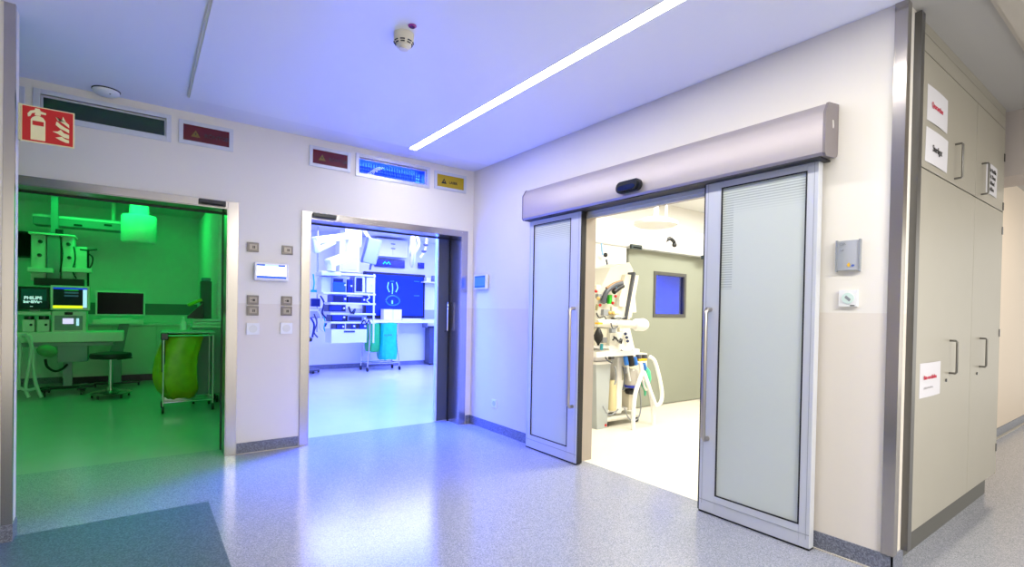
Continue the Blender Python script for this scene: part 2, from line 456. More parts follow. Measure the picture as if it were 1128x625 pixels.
# warning lights
def warn(x0, x1, z0, z1, face, tri, inner, s, tcol, label, size):
    t = thing('warning_light', ((x0 + x1) / 2, 0, z0), label, 'warning sign', 'warning light panels above the doorways')
    fr = .032; mb = MB()
    for (p, q, r, s_) in ((x0, x0 + fr, z0, z1), (x1 - fr, x1, z0, z1), (x0 + fr, x1 - fr, z0, z0 + fr), (x0 + fr, x1 - fr, z1 - fr, z1)):
        mb.box(p, q, -.014, 0, r, s_, bev=.002)
    mb.build('frame', m_alu, t)
    bx(x0 + fr, x1 - fr, -.006, 0, z0 + fr, z1 - fr).build('face', face, t)
    cx = x0 + fr + .09; cz = (z0 + z1) / 2 - .005
    MB().prism([(-.034, -.025), (.034, -.025), (0, .034)], (cx, -.0062, cz), (1, 0, 0), (0, 0, 1), (0, -1, 0), .0015).build('triangle', tri, t)
    MB().prism([(-.006, .008), (.006, .008), (.003, -.008), (-.003, -.008)], (cx, -.0078, cz), (1, 0, 0), (0, 0, 1), (0, -1, 0), .001).build('symbol', inner, t)
    text('lettering', s, size, (cx + .065, -.0065, cz - .015), (1, 0, 0), (0, 0, 1), tcol, t, bold=.001)
m_dkred = mat('dark_red_acrylic', '5E0212', .25); m_yel = mat('yellow_acrylic', 'B59A06', .3)
m_dull = mat('dull_yellow_print', '7A6310', .4); m_ink = mat('black_print', '14100E', .5); m_dkink = mat('maroon_print', '2A0812', .5)
warn(-2.938, -2.53, 2.725, 2.925, m_dkred, m_dull, m_dkink, 'RÖNTGEN', m_dkink, 'dark red warning light panel above the switches, right of the green-lit louvred window', .045)
warn(-1.88, -1.478, 2.725, 2.925, m_dkred, m_dull, m_dkink, 'RÖNTGEN', m_dkink, 'dark red warning light panel left of the blue-lit louvred window', .045)
warn(-.527, -.114, 2.72, 2.922, m_yel, m_ink, m_yel, 'LASER', m_ink, 'yellow warning panel with black triangle near the room corner', .04)

warn(-4.29, -3.885, 2.72, 2.93, m_dkred, m_dull, m_dkink, 'RÖNTGEN', m_dkink, 'grey framed warning panel edge peeking between the corner post and the green-lit louvred window', .045)
# fire extinguisher sign on the corner post
t = thing('fire_extinguisher_sign', (-3.75, -1.2, 2.25), 'red fire extinguisher sign with pale symbols projecting from the steel corner post', 'sign')
sx0, sx1, sz0, sz1 = -3.74, -3.511, 2.262, 2.468
bx(sx0, sx1, -1.2, -1.194, sz0, sz1).build('backing', m_pale, t)
bx(sx0 + .006, sx1 - .006, -1.203, -1.2, sz0 + .006, sz1 - .006).build('red_face', m_red, t)
bx(-3.750, sx0, -1.215, -1.18, sz0, sz1).build('bracket', mat('pale_bracket', 'C9C9A0', .5), t)
sw, sh = sx1 - sx0, sz1 - sz0
def icon(pts_list, name):
    mb = MB()
    for pts in pts_list: mb.prism([(a * sw, b * sh) for a, b in pts], (sx0, -1.2035, sz0), (1, 0, 0), (0, 0, 1), (0, -1, 0), .0012)
    return mb.build(name, m_pale, t)
icon([[(.18, .07), (.45, .07), (.45, .62), (.41, .70), (.34, .74), (.28, .74), (.21, .68), (.18, .62)],
      [(.25, .75), (.36, .75), (.36, .80), (.46, .80), (.46, .85), (.36, .88), (.34, .94), (.26, .94), (.25, .89), (.17, .85), (.12, .76), (.13, .68), (.17, .70), (.20, .79), (.26, .82)]], 'extinguisher_symbol')
bx(sx0 + .21 * sw, sx0 + .42 * sw, -1.2055, -1.2040, sz0 + .47 * sh, sz0 + .59 * sh).build('red_label', m_red, t)
icon([[(.64, .80), (.72, .70), (.82, .62), (.90, .55), (.90, .64), (.84, .70), (.78, .84), (.76, .74), (.68, .70)],
      [(.64, .58), (.72, .50), (.82, .45), (.90, .40), (.90, .50), (.82, .54), (.74, .60), (.66, .68)],
      [(.58, .38), (.68, .34), (.80, .26), (.90, .24), (.90, .35), (.80, .38), (.74, .46), (.68, .40)],
      [(.64, .22), (.74, .16), (.84, .12), (.90, .12), (.90, .20), (.82, .22), (.76, .27)]], 'flame_symbol')

# metal switches
m_swplate = mat('brushed_switch_plate', '77716A', .4, metal=.6); m_swrock = mat('switch_rocker', '948D84', .35, metal=.6)
def switch(x0, x1, z0, z1, label, glyph):
    t = thing('wall_switch', ((x0 + x1) / 2, 0, z0), label, 'switch', 'metal wall switches between the doorways')
    bx(x0, x1, -.012, 0, z0, z1, bev=.003).build('plate', m_swplate, t)
    e = .018
    bx(x0 + e, x1 - e, -.018, -.012, z0 + e, z1 - e, bev=.002).build('rocker', m_swrock, t)
    cx, cz = (x0 + x1) / 2, (z0 + z1) / 2
    g = MB()
    for (a, b, c, e2) in glyph: g.box(cx + a, cx + b, -.0192, -.018, cz + c, cz + e2)
    g.build('symbol', m_gap, t)
g1 = [(-.004, .004, -.012, .012), (.008, .016, -.012, .012)]; g2 = [(-.004, .016, -.012, .008), (-.018, -.008, -.004, .002)]
for (x, z, lab, g) in ((-2.41, 1.845, 'single metal switch above the screen, beside the green-lit doorway', g1),
                       (-2.115, 1.842, 'single metal switch above the screen, beside the blue-lit doorway', g1),
                       (-2.405, 1.362, 'upper metal switch of the left pair under the wall screen', g2),
                       (-2.405, 1.263, 'lower metal switch of the left pair under the wall screen', g1),
                       (-2.115, 1.362, 'upper metal switch of the right pair under the wall screen', g2),
                       (-2.115, 1.263, 'lower metal switch of the right pair under the wall screen', g1)):
    switch(x, x + .098, z + .003, z + .088, lab, g)
def white_sensor(o, ux, n, s, label, glyph=False):
    o = Vector(o); ux = Vector(ux); n = Vector(n); uz = Vector((0, 0, 1))
    t = thing('touchless_switch', o, label, 'switch', 'white square touchless switches')
    h = s / 2
    mb = MB().prism([(-h, -h), (h, -h), (h, h), (-h, h)], o, ux, uz, n, .014); mb.build('plate', m_white, t)
    k = [(.66 * h * math.cos(a * math.pi / 12), .66 * h * math.sin(a * math.pi / 12)) for a in range(24)]
    MB().prism(k, o + n * .014, ux, uz, n, .004).build('sensor_ring', mat('pale_mint', 'CFE2D8', .3) if glyph else m_offwhite, t)
    if glyph:
        MB().prism([(-.016, .004), (-.008, .016), (.016, -.006), (.008, -.018)], o + n * .018, ux, uz, n, .001).build('hand_symbol', mat('grey_print', '8A8F92', .5), t)
        MB().prism([(.012, -.043), (.034, -.043), (.034, -.038), (.012, -.038)], o + n * .0141, ux, uz, n, .001).build('logo_print', m_ink, t)
white_sensor((-2.353, 0, 1.142), (1, 0, 0), (0, -1, 0), .105, 'white square touchless switch under the left pair of metal switches')
white_sensor((-2.066, 0, 1.146), (1, 0, 0), (0, -1, 0), .105, 'white square touchless switch under the right pair of metal switches')
white_sensor((0, -4.0, 1.456), (0, -1, 0), (-1, 0, 0), .092, 'white square touchless switch with mint ring on the right wall', True)

# wall screens
m_scr = mat('screen_white', 'F4F8FF', .2, emit=1.0); m_scrb = mat('screen_blue', '1A4FB4', .2, emit=.9); m_scrb2 = mat('screen_lightblue', 'A8C8F4', .2, emit=.9)
t = thing('wall_touchscreen', (-2.207, 0, 1.59), 'white tablet-like touch screen between the green-lit and blue-lit doorways', 'screen')
bx(-2.352, -2.062, -.042, -.012, 1.588, 1.757, bev=.008).build('housing', m_white, t)
bx(-2.31, -2.11, -.012, 0, 1.61, 1.735).build('mount', m_grey, t)
bx(-2.333, -2.081, -.0435, -.0415, 1.61, 1.738).build('display', m_scr, t)
bx(-2.333, -2.265, -.0445, -.0435, 1.722, 1.738).box(-2.15, -2.09, -.0445, -.0435, 1.722, 1.738).box(-2.333, -2.081, -.0445, -.0435, 1.61, 1.632).build('blue_bar', m_scrb, t)
bx(-2.265, -2.15, -.0443, -.0435, 1.722, 1.738).build('status_bar', m_scrb2, t)
t = thing('wall_touchscreen', (0, -.235, 1.6), 'small blue-lit touch screen on the right wall near the corner', 'screen')
bx(-.042, -.012, -.365, -.105, 1.595, 1.765, bev=.006).build('housing', m_white, t)
bx(-.012, 0, -.33, -.14, 1.61, 1.75).build('mount', m_dark, t)
bx(-.0435, -.0415, -.345, -.125, 1.612, 1.748).build('display', mat('blue_display', '3E7CF0', .15, emit=.35), t)
bx(-.0445, -.0435, -.345, -.125, 1.612, 1.632).box(-.0445, -.0435, -.345, -.125, 1.73, 1.748).build('blue_bar', m_scrb, t)

# socket on the right wall
t = thing('wall_socket', (0, -.52, .27), 'small white socket low on the right wall near the corner', 'socket')
bx(-.012, 0, -.565, -.475, .272, .362, bev=.004).build('plate', m_white, t)
MB().lathe((-.0121, -.52, .317), [(.03, 0), (.03, -.0015), (.024, -.0015), (.022, -.001)], axis='X').build('insert', mat('socket_inner', 'BFC4CC', .4), t)

# information plate
t = thing('information_plate', (0, -3.995, 1.61), 'silver curved information plate with a small yellow emblem on the right wall', 'sign')
mb = MB(); N = 8
arc = [(-.054 + .108 * i / N, .016 + .008 * math.sin(math.pi * i / N)) for i in range(N + 1)]
bmA = [(a, b) for a, b in arc] + [(.054, .004), (-.054, .004)]
mb.prism(bmA, (0, -3.995, 1.612), (0, -1, 0), (-1, 0, 0), (0, 0, 1), .166)
mb.build('curved_face', mat('silver_plate', 'B9BCC2', .35, metal=.3), t, True)
bx(-.022, 0, -4.056, -4.049, 1.606, 1.782).build('side_rail', m_grey, t); bx(-.022, 0, -3.941, -3.934, 1.606, 1.782).build('side_rail', m_grey, t)
text('lettering', 'OP-', .02, (-.0245, -3.955, 1.752), (0, -1, 0), (0, 0, 1), m_grey, t)
text('lettering', 'Saal', .014, (-.0245, -3.955, 1.722), (0, -1, 0), (0, 0, 1), m_grey, t)
MB().prism([(-.012, 0), (0, .014), (.006, 0), (0, -.014)], (-.0245, -4.005, 1.642), (0, -1, 0), (0, 0, 1), (-1, 0, 0), .001).build('emblem', mat('yellow_print', 'E0B020', .4), t)
MB().prism([(-.008, -.004), (0, .006), (.012, .002), (.004, -.008)], (-.0245, -4.022, 1.638), (0, -1, 0), (0, 0, 1), (-1, 0, 0), .001).build('emblem', mat('blue_print', '4A66B8', .4), t)

# sliding door operator cover
t = thing('door_operator_cover', (-.08, -2.55, 2.25), 'long taupe door operator cover above the glass sliding doors', 'door operator')
MB().prism([(-.004, 2.285), (-.012, 2.265), (-.03, 2.255), (-.15, 2.245), (-.165, 2.26), (-.165, 2.475), (-.13, 2.535), (-.02, 2.552), (-.004, 2.552)], (0, -1.19, 0), (1, 0, 0), (0, 0, 1), (0, -1, 0), 2.722).build('cover', m_canopy, t, True)
capp = [(-.004, 2.285), (-.012, 2.262), (-.03, 2.25), (-.152, 2.24), (-.168, 2.256), (-.168, 2.478), (-.132, 2.54), (-.02, 2.556), (-.004, 2.556)]
mc = mat('taupe_end_cap', '7C7475', .45)
for y in (-1.178, -3.912):
    MB().prism(capp, (0, y, 0), (1, 0, 0), (0, 0, 1), (0, -1, 0), .014).build('end_cap', mc, t)
MB().prism([(-.010, .022), (.004, .022), (.010, -.006), (.004, -.022), (-.006, -.022)], (-.075, -3.926, 2.43), (1, 0, 0), (0, 0, 1), (0, -1, 0), .002).build('cap_emblem', mat('light_grey_print', 'C9C4C2', .5), t)
bx(-.15, -.02, -3.895, -1.2, 2.236, 2.246).build('underside_seal', m_black, t)
t = thing('motion_sensor', (-.165, -2.545, 2.28), 'black pill-shaped motion sensor on the taupe door cover', 'sensor')
mb = MB(); N = 10
pill = [(.075 + .045 * math.cos(a), .045 * math.sin(a)) for a in [(-math.pi/2) + i * math.pi / N for i in range(N + 1)]] + [(-.075 + .045 * math.cos(a), .045 * math.sin(a)) for a in [(math.pi/2) + i * math.pi / N for i in range(N + 1)]]
mb.prism(pill, (-.165, -2.545, 2.323), (0, -1, 0), (0, 0, 1), (-1, 0, 0), .03)
mb.prism([(a * .85, b * .8) for a, b in pill], (-.195, -2.545, 2.323), (0, -1, 0), (0, 0, 1), (-1, 0, 0), .018)
mb.build('housing', m_dark, t, True)
MB().prism([(a * .7, b * .42 - .012) for a, b in pill], (-.213, -2.545, 2.323), (0, -1, 0), (0, 0, 1), (-1, 0, 0), .002).build('lens', mat('sensor_lens_blue', '0A1440', .05), t)

# track beam, opening lining
struct('trim_12', bx(-.025, 0, OY1, -1.95, 2.205, 2.245).box(-.05, -.002, -3.88, -1.2, 2.272, 2.286).box(-.012, 0, OY1, -1.9, 2.18, 2.206), m_alu)
struct('trim_13', bx(0, .165, OY0 - .008, OY0, 0, 2.22).box(-.008, .17, OY1, OY0, 2.215, 2.24).box(-.006, 0, OY0 - .01, OY0 + .04, 0, 2.22), mat('taupe_jamb', 'A9A094', .5))

# glass sliding leaves
def stripe_glass():
    m = bpy.data.materials.new('frosted_striped_glass'); m.use_nodes = True; nt = m.node_tree
    b = nt.nodes['Principled BSDF']; L = nt.links
    b.inputs['Roughness'].default_value = .18; b.inputs['Specular IOR Level'].default_value = .6
    g = nt.nodes.new('ShaderNodeNewGeometry'); sp = nt.nodes.new('ShaderNodeSeparateXYZ'); L.new(g.outputs['Position'], sp.inputs[0])
    def mth(op, a, bb):
        n = nt.nodes.new('ShaderNodeMath'); n.operation = op
        for i, x in enumerate((a, bb)):
            if isinstance(x, (int, float)): n.inputs[i].default_value = x
            elif x is not None: L.new(x, n.inputs[i])
        return n.outputs[0]
    fr = mth('FRACT', mth('MULTIPLY', sp.outputs[2], 62.0), None)
    line = mth('LESS_THAN', fr, .42)
    # darker lines fade out below 2.02 m
    mr = nt.nodes.new('ShaderNodeMapRange'); mr.inputs[1].default_value = 2.0; mr.inputs[2].default_value = 2.12
    L.new(sp.outputs[2], mr.inputs[0])
    side = mth('MULTIPLY', mth('GREATER_THAN', sp.outputs[1], -3.345), mth('MULTIPLY', mth('LESS_THAN', sp.outputs[1], -3.1), mth('GREATER_THAN', sp.outputs[2], 1.52)))
    fac = mth('MULTIPLY', line, mth('MAXIMUM', mr.outputs[0], side))
    mx = nt.nodes.new('ShaderNodeMix'); mx.data_type = 'RGBA'
    mx.inputs[6].default_value = (*lin('D6DDD4'), 1); mx.inputs[7].default_value = (*lin('A0A8A2'), 1)
    L.new(mth('MULTIPLY', fac, .8), mx.inputs[0]); L.new(mx.outputs[2], b.inputs['Base Color'])
    tr = nt.nodes.new('ShaderNodeBsdfTranslucent'); tr.inputs[0].default_value = (*lin('D2DAD2'), 1)
    ms = nt.nodes.new('ShaderNodeMixShader'); ms.inputs[0].default_value = .12
    L.new(b.outputs[0], ms.inputs[1]); L.new(tr.outputs[0], ms.inputs[2]); L.new(ms.outputs[0], nt.nodes['Material Output'].inputs[0])
    return m
m_fg = stripe_glass()
def leaf(n, ya, yb, gya, gyb, hy, label, flip):
    """leaf from Y=ya (left) to Y=yb (right), glass gya..gyb, handle at hy"""
    d = sempty('door_%d' % n, (-.06, (ya + yb) / 2, 0)); d['label'] = label; d['category'] = 'door'
    X0, X1 = -.085, -.032; z0, z1 = .012, 2.268; gz0, gz1 = .135, 2.195
    mb = MB()
    mb.box(X0, X1, yb, gyb, z0, z1, bev=.003).box(X0, X1, gya, ya, z0, z1, bev=.003)
    mb.box(X0, X1, gyb, gya, z0, gz0, bev=.001).box(X0, X1, gyb, gya, gz1, z1, bev=.001)
    mb.build('door_frame', m_alu, d)
    e = MB(); e.box(X0 - .001, X0 + .001, yb + .02, yb + .023, z0 + .05, z1 - .03).box(X0 - .001, X0 + .001, ya - .023, ya - .02, z0 + .05, z1 - .03).box(X0 - .001, X0 + .001, yb + .02, ya - .02, z1 - .033, z1 - .03).box(X0 - .002, X0 + .001, yb + .003, ya - .003, .088, .092)
    e.build('profile_line', mat('profile_groove', '9DA1A8', .5), d)
    g = MB(); q = .007
    g.box(X0 - .001, X0 + .012, gyb, gyb + q, gz0, gz1).box(X0 - .001, X0 + .012, gya - q, gya, gz0, gz1).box(X0 - .001, X0 + .012, gyb, gya, gz0, gz0 + q).box(X0 - .001, X0 + .012, gyb, gya, gz1 - q, gz1)
    g.build('glazing_gasket', m_black, d)
    bx(X0 + .008, X0 + .02, gyb + q, gya - q, gz0 + q, gz1 - q).build('glass_pane', m_fg, d)
    bx(X0 - .001, X1, yb, ya, .003, .0125).build('bottom_seal', m_black, d)
    s_ = yb if flip else ya
    bx(X0 + .006, X1 + .006, (yb - .012) if flip else ya, yb if flip else (ya + .012), z0, z1).build('edge_seal', m_black, d)
    for sx in (-1, 1):
        xx = X0 if sx < 0 else X1
        mb = MB().tube([(xx, hy, 1.385), (xx + sx * .035, hy, 1.385), (xx + sx * .055, hy, 1.365), (xx + sx * .055, hy, .53), (xx + sx * .035, hy, .51), (xx, hy, .51)], .0165, seg=12, smooth=False)
        if sx > 0: continue
        mb.build('handle', m_chrome if False else mat('satin_steel', 'B8B2AA', .3, metal=1.0), d, True)
leaf(2, -1.20, -1.925, -1.268, -1.80, -1.865, 'left glass sliding door leaf, tinted blue, long steel handle', True)
leaf(3, -3.145, -3.862, -3.262, -3.80, -3.20, 'right glass sliding door leaf parked before the cream wall', False)

# ================================================================== CABINET
cx0, cx1, cs, yF = .187, 2.24, 1.425, -4.23
t = thing('tall_cabinet', ((cx0 + cx1) / 2, -4.02, 0), 'tall grey-beige built-in cabinet with four handled doors at the corridor end', 'cabinet')
bx(cx0, cx1, yF + .02, -3.795, .14, 2.94).build('body', m_gap, t)
bx(cx0, cx1 - .12, yF + .035, -3.8, .0, .14).build('plinth', mat('cabinet_plinth', '55544E', .5), t)
bx(cx1 + .001, cx1 + .012, yF, -3.795, .14, 2.94).build('side_panel', m_cab, t)
bx(cx0, cx1, yF, yF + .02, 2.842, 2.935).build('top_filler', m_cab, t)
bx(cx0, cx1 + .012, yF + .001, -3.795, 2.94, H).build('cornice', m_cab, t)
HB = {}
for (a, b, c, e, hx, hz0, hz1) in ((cx0 + .003, cs, 2.20, 2.838, .93, 2.235, 2.45), (cs + .006, cx1, 2.20, 2.838, 1.58, 2.235, 2.45), (cx0 + .003, cs, .15, 2.192, .93, 1.01, 1.215), (cs + .006, cx1, .15, 2.192, 1.66, 1.015, 1.217)):
    dd = bx(a, b, yF, yF + .019, c, e, bev=.0015).build('door', m_cab, t)
    # handle stands off the door, so its foot lies behind the pixel it is seen at
    MB().tube([(hx - .0, yF, hz0), (hx, yF - .032, hz0), (hx, yF - .038, hz0 + .008), (hx, yF - .038, hz1 - .008), (hx, yF - .032, hz1), (hx, yF, hz1)], .0065, smooth=False).build('handle', mat('handle_steel', '7A7872', .35, metal=.8), dd, True)
    if c < 1:
        MB().cyl((hx - .06, yF + .001, .968), (hx - .06, yF - .006, .968), .010).build('lock', m_dark, dd, True)
for z in (2.62, 2.24, 2.05, 1.25, .35):
    bx(cx1 - .012, cx1 + .014, yF - .004, yF + .012, z - .03, z + .03).build('hinge', m_dark, t)
m_paper = mat('paper', 'D2D0D4', .7); m_rink = mat('red_print', 'C02040', .6)
def paper(x0, x1, z0, z1, label, lines, tilt=0, bend=.004):
    t = thing('paper_notice', ((x0 + x1) / 2, yF, z0), label, 'notice', 'paper notices on the tall cabinet')
    mb = MB(); n = 6
    P = [((x1 - x0) * i / n, -.0012 - bend * math.sin(math.pi * i / n)) for i in range(n + 1)]
    mb.prism(P + [(a, b + .0008) for a, b in P[::-1]], (x0, yF, z0), (1, 0, 0), (0, 1, 0), (tilt, 0, 1), z1 - z0)
    mb.build('sheet', m_paper, t)
    for (s, sz, ax, az, mt) in lines:
        text('lettering', s, sz, (x0 + ax, yF - bend - .003, z0 + az), (1, 0, 0), (0, 0, 1), mt, t, bold=.0004)
paper(.37, .75, 2.475, 2.675, 'upper white notice with red word on the left overhead cabinet door', [('Quarantäne', .043, .06, .085, m_rink)])
paper(.355, .765, 2.24, 2.435, 'lower white notice with black word on the left overhead cabinet door', [('Sterilgut', .052, .11, .075, m_ink)], tilt=.06)
paper(1.70, 2.02, 2.27, 2.49, 'white notice with four dark lines on the right overhead cabinet door', [(s, .042, .06, .16 - .045 * i, m_ink) for i, s in enumerate(('für Notfälle', 'Dr. Dienst', 'Schlüssel', 'im Büro'))])
paper(.37, .75, .895, 1.095, 'white notice with red line on the left lower cabinet door', [('Bitte verschließen', .032, .05, .105, m_rink), ('Schlüssel beim Dienst', .018, .06, .05, mat('faint_print', 'B8B4B8', .6))])


# ================================================================== GREEN ROOM
def caster(mb, x, y, r=.035):
    mb.cyl((x - .012, y, r), (x + .012, y, r), r, seg=14)
    mb.cyl((x, y, r), (x, y, r * 2.2), .01, seg=8)
def castors(name, t, pts, r=.035):
    for (x, y) in pts:
        mb = MB(); caster(mb, x, y, r); mb.build(name, m_black, t, True)
def screen_dev(label, cat, name, u0, v0, u1, v1, Y, d, bezel, bz, dispmat, extra=None):
    a, b, c, e = PX(u0, v0, u1, v1, Y)
    t = thing(name, ((a + b) / 2, Y + d / 2, c), label, cat)
    bx(a, b, Y, Y + d, c, e, bev=.006).build('housing', bezel, t)
    bx(a + bz, b - bz, Y - .003, Y + .001, c + bz, e - bz).build('display', dispmat, t)
    return t, a + bz, b - bz, c + bz, e - bz

# floor standing anaesthesia workstation
YW = 4.55
m_scrnavy = mat('screen_navy', '061A20', .15, emit=.25)
m_scrtxt = mat('screen_text_pale', 'BFE0E4', .3, emit=.8)
m_scryel = mat('screen_yellow', 'E8E81E', .3, emit=1.0); m_scrsky = mat('screen_sky', 'B0D8F8', .3, emit=.9)
m_scrdeep = mat('screen_deep_blue', '1030C8', .3, emit=.9); m_scrgrn = mat('screen_green', '18A018', .3, emit=.8)
m_scrdark = mat('screen_dark', '08181C', .15, emit=.2); m_scrslate = mat('screen_slate', '23485C', .3, emit=.6)
a, b, c, e = PX(17, 366, 136, 378, YW)
t = thing('anaesthesia_workstation', ((a + b) / 2, YW + .3, 0), 'anaesthesia workstation with long pale worktop in the green-lit room', 'medical workstation')
bx(a - .1, b, YW, YW + .55, c + .01, e, bev=.012).build('worktop', m_offwhite, t)
bx(a, b - .12, YW + .03, YW + .5, c - .05, c + .005, bev=.004).build('apron', m_grey, t)
pbox(MB(), 63, 380, 96, 399, YW + .05, .4).build('drawer_box', m_grey, t)
q = at(75, 399, Y=YW + .25); bx(q.x - .05, q.x + .05, YW + .2, YW + .3, .09, q.z + .02).build('column', m_grey, t)
mb = MB().box(q.x - .38, q.x + .3, YW + .17, YW + .33, .08, .12, bev=.01).box(q.x - .28, q.x - .18, YW, YW + .5, .07, .11, bev=.01).box(q.x + .12, q.x + .22, YW, YW + .5, .07, .11, bev=.01); mb.build('base', m_dark, t)
castors('caster', t, [(q.x - .23, YW + .02), (q.x - .23, YW + .48), (q.x + .17, YW + .02), (q.x + .17, YW + .48)], .036)
# middle module with small display
a, b, c, e = PX(57, 343, 95, 366, YW + .05)
md = bx(a, b, YW + .05, YW + .4, c - .01, e, bev=.01).build('module', m_offwhite, t)
pbox(MB(), 60, 348, 91, 364, YW + .035, .03, .004).build('front_panel', m_grey, md)
pbox(MB(), 69, 351, 81, 357, YW + .028, .01, 0).build('small_display', mat('lilac_display', 'D8C8F8', .3, emit=1.0), md)
pbox(MB(), 84, 351, 87, 359, YW + .028, .01, 0).build('key', m_scrsky, md)
pbox(MB(), 71, 344, 80, 347, YW + .04, .01, 0).build('grip', m_dark, md)
for u in (24, 40.5):
    a, b, c, e = PX(u, 350, u + 14, 366, YW + .08)
    v = bx(a, b, YW + .08, YW + .25, c, e - .03, bev=.012).build('vaporiser', m_offwhite, t)
    MB().cyl(((a + b) / 2, YW + .16, e - .03), ((a + b) / 2, YW + .16, e + .02), (b - a) * .42, seg=18).build('dial', m_dark, v, True)
    MB().cyl(((a + b) / 2 + .03, YW + .08, (c + e) / 2), ((a + b) / 2 + .03, YW + .06, (c + e) / 2), .016, seg=12).build('knob', m_dark, v, True)
pbox(MB(), 17, 343.5, 56, 347, YW + .05, .3, .004).build('shelf', m_offwhite, t)
# breathing bag and hoses
p = at(52, 387, Y=YW - .12)
MB().sph(p, .1, (1.15, .9, .85), Matrix.Rotation(.35, 4, 'Y')).build('breathing_bag', mat('green_rubber', '5E8E62', .5), t, True)
MB().tube([at(50, 396, Y=YW - .1), at(52, 404, Y=YW - .08), at(60, 409, Y=YW), at(68, 407, Y=YW + .05), at(74, 402, Y=YW + .15)], .016).build('black_hose', m_black, t, True)
for pts in ([(24, 370), (33, 372), (34, 390), (31, 410), (28, 428), (32, 438)], [(28, 368), (36, 385), (37, 405), (40, 425), (46, 438)], [(19, 372), (22, 385), (21, 405), (20, 430)], [(20, 427), (30, 430), (40, 428)]):
    MB().tube([at(u, v, Y=YW - .15) for u, v in pts], .022).build('breathing_hose', mat('pale_corrugated_hose', 'B8C4BC', .5), t, True)
t2, a, b, c, e = screen_dev('patient monitor with dark start screen showing white lettering, green-lit room', 'monitor', 'patient_monitor', 20, 316, 54.5, 341, YW, .1, m_dark, .03, m_scrnavy)
text('lettering', 'PHILIPS', .058, (a + .028, YW - .0045, c + .112), (1, 0, 0), (0, 0, 1), m_scrtxt, t2, bold=.0025)
text('lettering', 'IntelliVue', .05, (a + .022, YW - .0045, c + .06), (1, 0, 0), (0, 0, 1), m_scrtxt, t2, bold=.0025)
bx(a, b, YW - .0035, YW - .003, c + .09, e).build('upper_field', mat('screen_teal', '0A3A38', .2, emit=.35), t2)
bx(a + .09, a + .12, YW - .0045, YW - .003, c + .008, c + .014).build('bright_mark', m_scrtxt, t2)
bx((a + b) / 2 - .05, (a + b) / 2 + .05, YW + .055, YW + .09, at(38, 343.5, Y=YW + .05).z + .003, c + .01).build('foot', m_grey, t2)
t2, a, b, c, e = screen_dev('patient monitor with blue top bar and yellow bottom bar, green-lit room', 'monitor', 'patient_monitor', 55.5, 315, 99, 342, YW, .12, m_offwhite, .028, m_scrdark)
W_, Hh = b - a, e - c
bx(a, b, YW - .0045, YW - .003, e - .025, e).build('blue_bar', m_scrdeep, t2)
bx(a, b - .05, YW - .0045, YW - .003, c, c + .04).build('yellow_bar', m_scryel, t2)
bx(b - .05, b - .004, YW - .0045, YW - .003, c + .01, e - .025).build('pale_column', m_scrsky, t2)
bx(a + .12, b - .1, YW - .0045, YW - .003, e - .04, e - .028).build('green_line', m_scrgrn, t2)
for k in range(2): bx(a + .12, b - .1, YW - .0045, YW - .003, e - .085 - k * .045, e - .06 - k * .045).build('value_row', m_scrslate, t2)
t2, a, b, c, e = screen_dev('wide black desk screen in a white frame, green-lit room', 'monitor', 'computer_monitor', 105, 321, 160, 348, YW + .80, .05, m_white, .025, m_screenblk)
zk = at(130, 352, Y=YW + .62).z + .004
q = at(130, 352, Y=YW + .8)
bx(q.x - .1, q.x + .1, YW + .8, YW + .94, zk, zk + .012).build('foot', m_white, t2)
bx(q.x - .03, q.x + .03, YW + .85, YW + .88, zk + .01, c + .02).build('stand', m_white, t2)
YK = YW + .62
a, b, c, e = PX(102, 352, 158, 357, YK)
t = thing('keyboard_shelf', ((a + b) / 2, YW + .4, c), 'pale keyboard shelf under the wide black desk screen', 'shelf')
bx(a, b, YK, YK + .4, c, e, bev=.004).build('board', m_offwhite, t)
bx(a + .1, b - .15, YK + .02, YK + .16, e, e + .015, bev=.003).build('keyboard', m_white, t)
q = at(134, 366, Y=YK + .15); mb = MB().prism([(-.03, 0), (.10, 0), (.02, -.48), (-.16, -.48)], (q.x, YK + .15, c), (1, 0, 0), (0, 0, 1), (0, 1, 0), .08)
mb.build('support', m_grey, t)
mb = MB().box(q.x - .14, q.x + .0, YK + .1, YK + .3, .06, c - .4); mb.build('pedestal', m_grey, t)
mb = MB().box(q.x - .35, q.x + .25, YK + .1, YK + .2, .045, .075, bev=.008); mb.build('foot', m_dark, t)
castors('caster', t, [(q.x - .33, YK + .15), (q.x + .23, YK + .15)], .03)
# ceiling pendant above workstation
YP = 4.9
a, b, c, e = PX(33, 257, 81, 312, YP)
t = thing('ceiling_pendant', ((a + b) / 2, YP + .2, c), 'ceiling-hung rounded supply pendant with dark knobs, green-lit room', 'medical pendant')
mb = MB(); r_ = (b - a) / 2
for k, (x0, x1) in enumerate(((a, a + .36 * 2 * r_), (a + .38 * 2 * r_, a + .68 * 2 * r_), (a + .70 * 2 * r_, b))):
    bx(x0, x1, YP + (.04 if k != 1 else 0), YP + .4, c + .02, e - .025, bev=.03 if k != 1 else .008).build('panel', m_grey if k == 1 else m_offwhite, t, True)
bx(a - .02, b + .02, YP - .03, YP + .45, e - .035, e - .005, bev=.012).build('top_cap', m_offwhite, t)
for (u, v) in ((44, 266), (43, 281), (75, 269), (76, 284)):
    q = at(u, v, Y=YP); MB().cyl((q.x, YP + .04, q.z), (q.x, YP - .02, q.z), .028, .02, seg=12).build('knob', m_dark, t, True)
q = at(64, 257, Y=YP); bx(q.x - .04, q.x + .04, YP + .1, YP + .2, q.z - .01, q.z + .07).build('socket', m_dark, t)
bx((a + b) / 2 - .04, (a + b) / 2 + .04, YP + .2, YP + .28, e - .02, H).build('ceiling_tube', m_grey, t)
